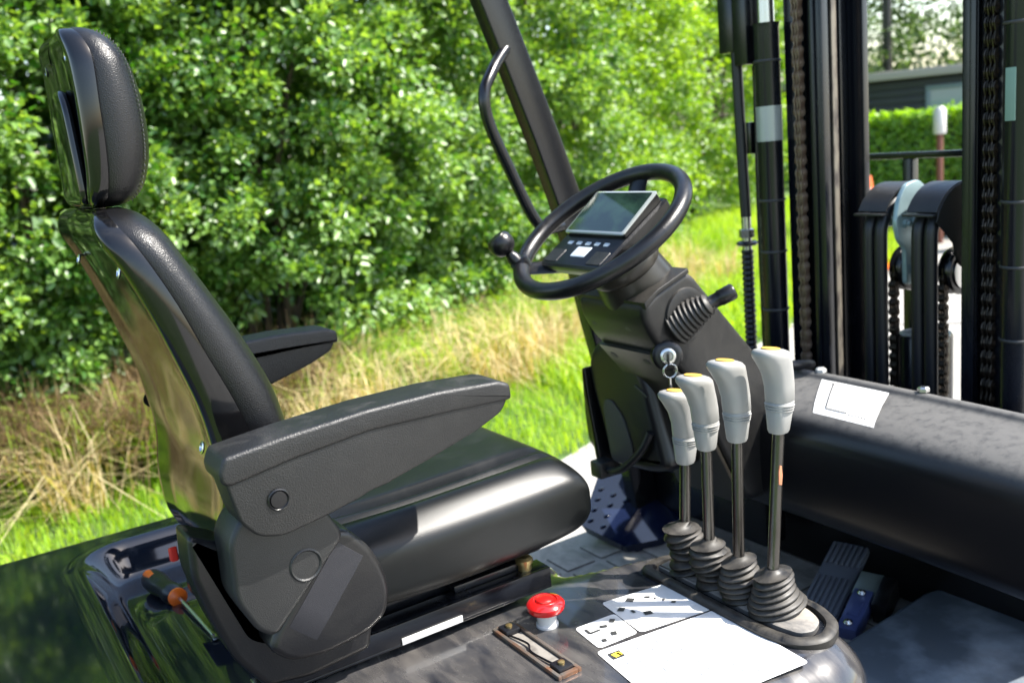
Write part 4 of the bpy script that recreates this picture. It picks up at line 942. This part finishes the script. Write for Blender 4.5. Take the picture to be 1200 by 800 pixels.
# ================================================================== MAST
XM = 1.49
for sg in (-1, 1):
    lb = 'left' if sg > 0 else 'right'
    # lift cylinder
    cyl = MB().tube([(XM - .02, sg * .318, .35), (XM - .02, sg * .318, 1.86), (XM - .02, sg * .318, 1.872)], [.031, .031, .033], 32).build('lift_cylinder', M['mast'], FORK)
    MB().tube([(XM - .02, sg * .318, 1.872), (XM - .02, sg * .318, 2.45)], .021, 24).build('piston_rod', M['steel'], cyl)
    if sg > 0: MB().lathe([(.0318, 0), (.0318, .085)], (XM - .02, sg * .318, 1.59), n=32).build('cylinder_label', mat('silver_label', (.34, .37, .36), .3, .3), cyl)
    else: MB().box(XM - .0535, XM - .0505, -.326, -.306, 1.60, 1.70, .0008).build('cylinder_label', mat('green_sticker', (.16, .26, .21), .5), cyl)
    for z in (1.31, 1.44, 1.78, 1.16):
        MB().lathe([(.0325, 0), (.034, .002), (.034, .004), (.0325, .006)], (XM - .02, sg * .318, z), n=28).build('cable_tie', M['ink'], cyl)
    # outer channel: web and flanges
    MB().box(XM + .07, XM + .150, sg * .245, sg * .268, .25, 2.5, .003).build('outer_mast_web', M['mast'], FORK)
    MB().box(XM + .045, XM + .07, sg * .215, sg * .268, .25, 2.5, .003).build('outer_mast_flange', M['mast'], FORK)
    MB().box(XM + .150, XM + .170, sg * .215, sg * .268, .25, 2.5, .003).build('outer_mast_flange', M['mast'], FORK)
    MB().box(XM + .010, XM + .045, sg * .252, sg * .290, .25, 2.5, .003).build('mast_angle', M['mast'], FORK)
    # inner channel
    MB().box(XM + .035, XM + .125, sg * .195, sg * .212, .3, 2.5, .003).build('inner_mast_web', M['mast'], FORK)
    MB().box(XM + .010, XM + .034, sg * .176, sg * .212, .3, 2.5, .004).build('inner_mast_flange', M['mast'], FORK)
    MB().box(XM + .004, XM + .010, sg * .196, sg * .210, .3, 2.5, .002).build('flange_rib', M['mast'], FORK)
    MB().box(XM + .125, XM + .145, sg * .150, sg * .212, .3, 2.5, .004).build('inner_mast_flange', M['mast'], FORK)
# greasy track on the far inner channel
MB().box(XM + .060, XM + .078, .188, .1945, .3, 2.5, .002).build('grease_track', M['grease'], FORK, label='strip of old pale grease down the far inner rail')
MB().box(XM + .09, XM + .11, .189, .1945, .3, 2.5, .002).build('roller_track', M['black'], FORK)
# hoses on the far side
MB().tube([(XM - .03, .405, 2.4), (XM - .03, .412, 2.0), (XM - .03, .408, 1.70), (XM - .03, .400, 1.40)], .014, 14, smooth=6).build('hydraulic_hose', M['rubberhose'], FORK)
MB().tube([(XM - .03, .400, 1.42), (XM - .03, .400, 1.31)], .0125, 16).build('hose_fitting', M['steel'], FORK)
MB().lathe([(.013, 0), (.020, .001), (.020, .022), (.013, .024)], (XM - .03, .400, 1.345), n=6).build('fitting_nut', M['steel'], FORK, smooth=False)
MB().lathe([(.024, 0), (.028, .004), (.028, .008), (.022, .012)], (XM - .03, .400, 1.325), n=20).build('fitting_clip', M['black'], FORK)
sp = []
for k in range(24 * 6):
    sp.append((.0135 + .0028 * (.5 - .5 * math.cos(2 * math.pi * k / 6)), k * .0024))
MB().lathe(sp, (XM - .03, .400, .97), n=16).build('spiral_hose_guard', M['rubberhose'], FORK, ang=80)
MB().tube([(XM - .015, .358, 1.0), (XM - .015, .360, 1.4), (XM - .01, .361, 1.73), (XM - .02, .352, 1.77), (XM - .02, .335, 1.775)], .0125, 12, smooth=5).build('steel_pipe', M['mast'], FORK)
MB().box(XM - .03, XM + .01, .372, .388, 1.56, 1.64, .003).build('hose_bracket', M['black'], FORK)
MB().box(XM - .05, XM + .01, .40, .45, 1.815, 1.95, .004).build('hose_block', M['black'], FORK)
MB().box(XM - .05, XM + .01, .355, .40, 1.78, 2.0, .004).build('hose_clamp', M['black'], FORK)

# lift chains, every link its own piece on the chain's pin strand
def chain_link_mesh(pitch, wd, th, rad, ys):
    m = MB(); hp = pitch / 2
    for yo in ys:
        pr_ = []
        for k in range(7):
            a = math.pi * k / 6; pr_.append((rad * math.cos(a), hp + rad * math.sin(a)))
        pr_.append((-rad * .66, 0))
        for k in range(7):
            a = math.pi + math.pi * k / 6; pr_.append((rad * math.cos(a), -hp + rad * math.sin(a)))
        pr_.append((rad * .66, 0))
        P = [(x_, yo - th / 2, z_) for x_, z_ in pr_]; Q = [(x_, yo + th / 2, z_) for x_, z_ in pr_]
        k = len(P); m.add(P + Q, [tuple(range(k)), tuple(range(k, 2 * k))[::-1]] + [(i, (i + 1) % k, (i + 1) % k + k, i + k) for i in range(k)])
    for zz in (-hp, hp):
        m.lathe([(rad * .34, -wd - .0035), (rad * .42, -wd - .003), (rad * .42, wd + .003), (rad * .34, wd + .0035)], (0, 0, zz), (0, 1, 0), 8)
    return m
def chain(x, y, z0, z1, mt, wd=.009, pitch=.0158, label=None, th=.0026, rad=.0085):
    core = MB().box(x - .0015, x + .0015, y - .001, y + .001, z0, z1, 0).build('lift_chain', mt, FORK, label=label)
    n = int((z1 - z0) / (pitch * 2)); o1 = o2 = None
    for k in range(n):
        p = (x, y, z0 + (k + .5) * pitch * 2); q = (x, y, z0 + (k + 1) * pitch * 2)
        if o1 is None:
            o1 = chain_link_mesh(pitch, wd, th, rad, (-wd, -wd * .1, wd)).build('chain_link', mt, core, ang=30); o1.location = p
            o2 = chain_link_mesh(pitch, wd * .55, th, rad * .93, (-wd * .55, wd * .5)).build('chain_link', mt, core, ang=30); o2.location = q
        else: copyob(o1, core, p); copyob(o2, core, q)
chain(XM + .000, .240, 1.0, 2.32, M['rust'], .0085, .029, 'rusty far lift chain', rad=.0105)
chain(XM + .010, -.243, 1.0, 2.32, M['chain'], .010, .031, 'dark oiled near lift chain', rad=.0145)

# centre free-lift assembly
CY = -.022; CX = 1.60
cc = MB().tube([(CX, CY, .4), (CX, CY, 1.108), (CX, CY, 1.115)], [.062, .062, .058], 36).build('centre_cylinder', M['mast'], FORK)
MB().tube([(CX, CY, 1.11), (CX, CY, 1.30)], .022, 20).build('centre_rod', M['steel'] if 0 else M['mast'], cc)
CX_ = 1.545
br_ = [(-.022, 1.255), (.022, 1.255), (.026, 1.34), (.045, 1.37), (.062, 1.42), (.055, 1.465), (.02, 1.492), (-.02, 1.485), (-.045, 1.45), (-.055, 1.40), (-.045, 1.36), (-.024, 1.34)]
br_ = [(a * 1.1, b - .012) for a, b in br_]
zb = MB().rext([(CX_ + a, b) for a, b in br_], CY - .008, CY + .004, .002, 'Y', cr=.012).build('zinc_bracket', M['zinc'], FORK, label='pale zinc plated bracket between the two pulleys')
for (a, b) in ((-.03, 1.385), (.0, 1.275)): MB().lathe([(.010, 0), (.010, .008), (.006, .010), (.006, .016)], (CX_ + a, CY - .008, b), (0, -1, 0), 6).build('bracket_bolt', M['zinc'], zb, smooth=False)
MB().tube([(CX - .05, CY - .09, 1.385), (CX - .05, CY + .06, 1.385)], .012, 14).build('pulley_axle', M['zinc'], zb)
for PY, lbl in ((.032, 'far'), (-.095, 'near')):
    PX, PZ, PR = CX - .020, 1.352, .088
    # hoses over the pulley
    for dy in (-.0155, .0155):
        pts = [(PX - PR, PY + dy, .95), (PX - PR, PY + dy, 1.2), (PX - PR, PY + dy, PZ)]
        for k in range(1, 9):
            a = math.pi - math.pi * k / 8; pts.append((PX + PR * math.cos(a), PY + dy, PZ + PR * math.sin(a)))
        pts.append((PX + PR, PY + dy, 1.25))
        MB().tube(pts[:-1] if lbl == 'far' else pts[:-1], .0148, 14, smooth=3).build('pulley_hose', M['rubberhose'], FORK)
    # curved guard
    rings = []
    for k in range(15):
        a = math.pi * (.84 if 1 else 0) - math.pi * .60 * k / 14; r0 = PR + .020; r1 = PR + .024
        if k == 0: pass
        ring = []
        for (rr_, yo) in ((r0, -.036), (r1, -.037), (r1, .037), (r0, .036)):
            ring.append((PX + rr_ * math.cos(a), PY + yo, PZ + .01 + rr_ * math.sin(a)))
        rings.append(ring)
    gd = MB().loft(rings).build('pulley_guard', M['grey'], FORK, ang=30)
    MB().box(PX - PR - .026, PX - PR - .004, PY - .038, PY + .038, PZ + .055, PZ + .060, .001).build('guard_lip', M['grey'], gd)
    sp_ = [(PX + (PR + .022) * math.cos(a), PZ + .01 + (PR + .022) * math.sin(a)) for a in [math.pi * .30 * 0 + math.pi * (.20 + .70 * k / 10) for k in range(11)]] + [(PX - .045, PZ - .01), (PX - .03, PZ - .055), (PX + .0, PZ - .075), (PX + .04, PZ - .04), (PX + .07, PZ + .01)]
    if lbl == 'near': MB().rext(sp_, PY - .038, PY - .041, .001, 'Y').build('guard_side', M['grey'], gd)
    # chain pulley below
    rl = MB().lathe([(.02, -.016), (.052, -.016), (.055, -.010), (.043, -.008), (.043, .008), (.055, .010), (.052, .016), (.02, .016)], (PX + .035, PY, PZ - .085), (0, 1, 0), 32).build('chain_roller', M['black'], FORK)
    MB().lathe([(.016, 0), (.040, 0), (.040, .003), (.016, .003)], (PX + .035, PY - .020, PZ - .085), (0, 1, 0), 28).build('roller_face', M['steel'] if lbl == 'near' else M['grey'], rl)
    chain(PX - .020, PY - .0 - (.0 if lbl == 'far' else 0) , .98, 1.28, M['chain'], .008, .022, rad=.0095)
MB().tube([(CX + .0, .055, .9), (CX, .055, 1.30)], .004, 8).build('guide_rod', M['black'], FORK)

# fork carriage top rail seen through the mast
cr = MB().box(1.88, 1.905, -.50, .50, 1.505, 1.522, .003).build('load_backrest', M['black'], FORK)
for y in (-.48, -.2, .218, .48): MB().box(1.88, 1.905, y - .016, y + .016, .55, 1.505, .003).build('backrest_upright', M['black'], cr)

# ================================================================== SCREWDRIVER lying in the hood recess
sdr = empty('screwdriver', (-.115, .35, .918)); tag(sdr, 'black and orange handled screwdriver lying in the hood recess behind the seat', 'screwdriver')
sa = Vector((-.124, .44, .912)); sb = Vector((-.104, .285, .921)); se = Vector((-.092, .115, .916)); dax = (sb - sa).normalized(); hl = (sb - sa).length
def loc(p): return Vector(p) - Vector(sdr.location)
hp = [(.005, 0), (.016, .004), (.0200, .014), (.0212, .035), (.0190, .060), (.0172, .075), (.0195, .095), (.0190, .108), (.0130, .118)]
hp = [(r_, h_ * hl / .13) for r_, h_ in hp]
MB().lathe(hp, loc(sa), dax, 24).build('handle', M['smooth'], sdr)
MB().lathe([(.0130, 0), (.0165, .003), (.0165, .010), (.009, .014), (.004, .015)], loc(sa + dax * hl * .118 / .13), dax, 24).build('handle_collar', M['orange'], sdr)
MB().lathe([(.003, -.0015), (.0110, 0), (.0125, .010), (.0125, .034), (.003, .040)], loc(sa + dax * .010 + Vector((-.004, -.002, .0110))), dax, 16, sx=.9, sy=.8).build('orange_insert', M['orange'], sdr)
MB().tube([loc(sb), loc(se)], .0032, 12).build('shaft', M['steel'], sdr)
tp_ = (se - sb).normalized()
MB().box(-.0045, .0045, -.010, .010, -.001, .001, .0004).build('tip', M['steel'], sdr).location = loc(se + tp_ * .006)

# ================================================================== KEYS hanging from the ignition lock
K0 = IG + ia * .013
kr = empty('key_ring', K0); tag(kr, 'small key with a split ring hanging from the ignition lock', 'key')
kl = lambda x_, y_, z_: Vector((x_, y_, z_))
MB().box(-.0065, .0065, -.0015, .0015, -.016, .006, .001, rot=Matrix.Rotation(R(40), 3, 'Z')).build('ignition_key', M['smooth'], kr).location = ia * .006
rc = Vector(ia * .008) + Vector((0, 0, -.026))
for q in (0, 1):
    rings = []
    fa = Vector((-.4, -.9, 0)).normalized(); ua = Vector((.9, -.4, 0)).normalized(); 
    for k in range(33):
        a = 2 * math.pi * k / 32; rad = ua * math.cos(a) + Vector((0, 0, 1)) * math.sin(a); c = rc + rad * .0125 + (ua * .0015 + fa * .0015) * q
        rings.append([tuple(c + rad * .0008 * math.cos(b) + fa * .0008 * math.sin(b)) for b in [2 * math.pi * j / 8 for j in range(8)]])
    MB().loft(rings, cap=False).build('split_ring', M['steel'], kr)
MB().tube([rc + Vector((0, 0, -.012)), rc + Vector((0, 0, -.030))], .0022, 8).build('key_chain', M['steel'], kr)
MB().tube([rc + Vector((0, 0, -.026)), rc + Vector((0, 0, -.040))], .0030, 8).build('key_bow', M['ink'], kr)
MB().box(-.0018, .0018, -.0008, .0008, -.010, .010, .0003).build('key_blade', M['brass'], kr).location = rc + Vector((0, 0, -.050))

# ------------------------------------------------------------------ render settings
sc.render.engine = 'CYCLES'
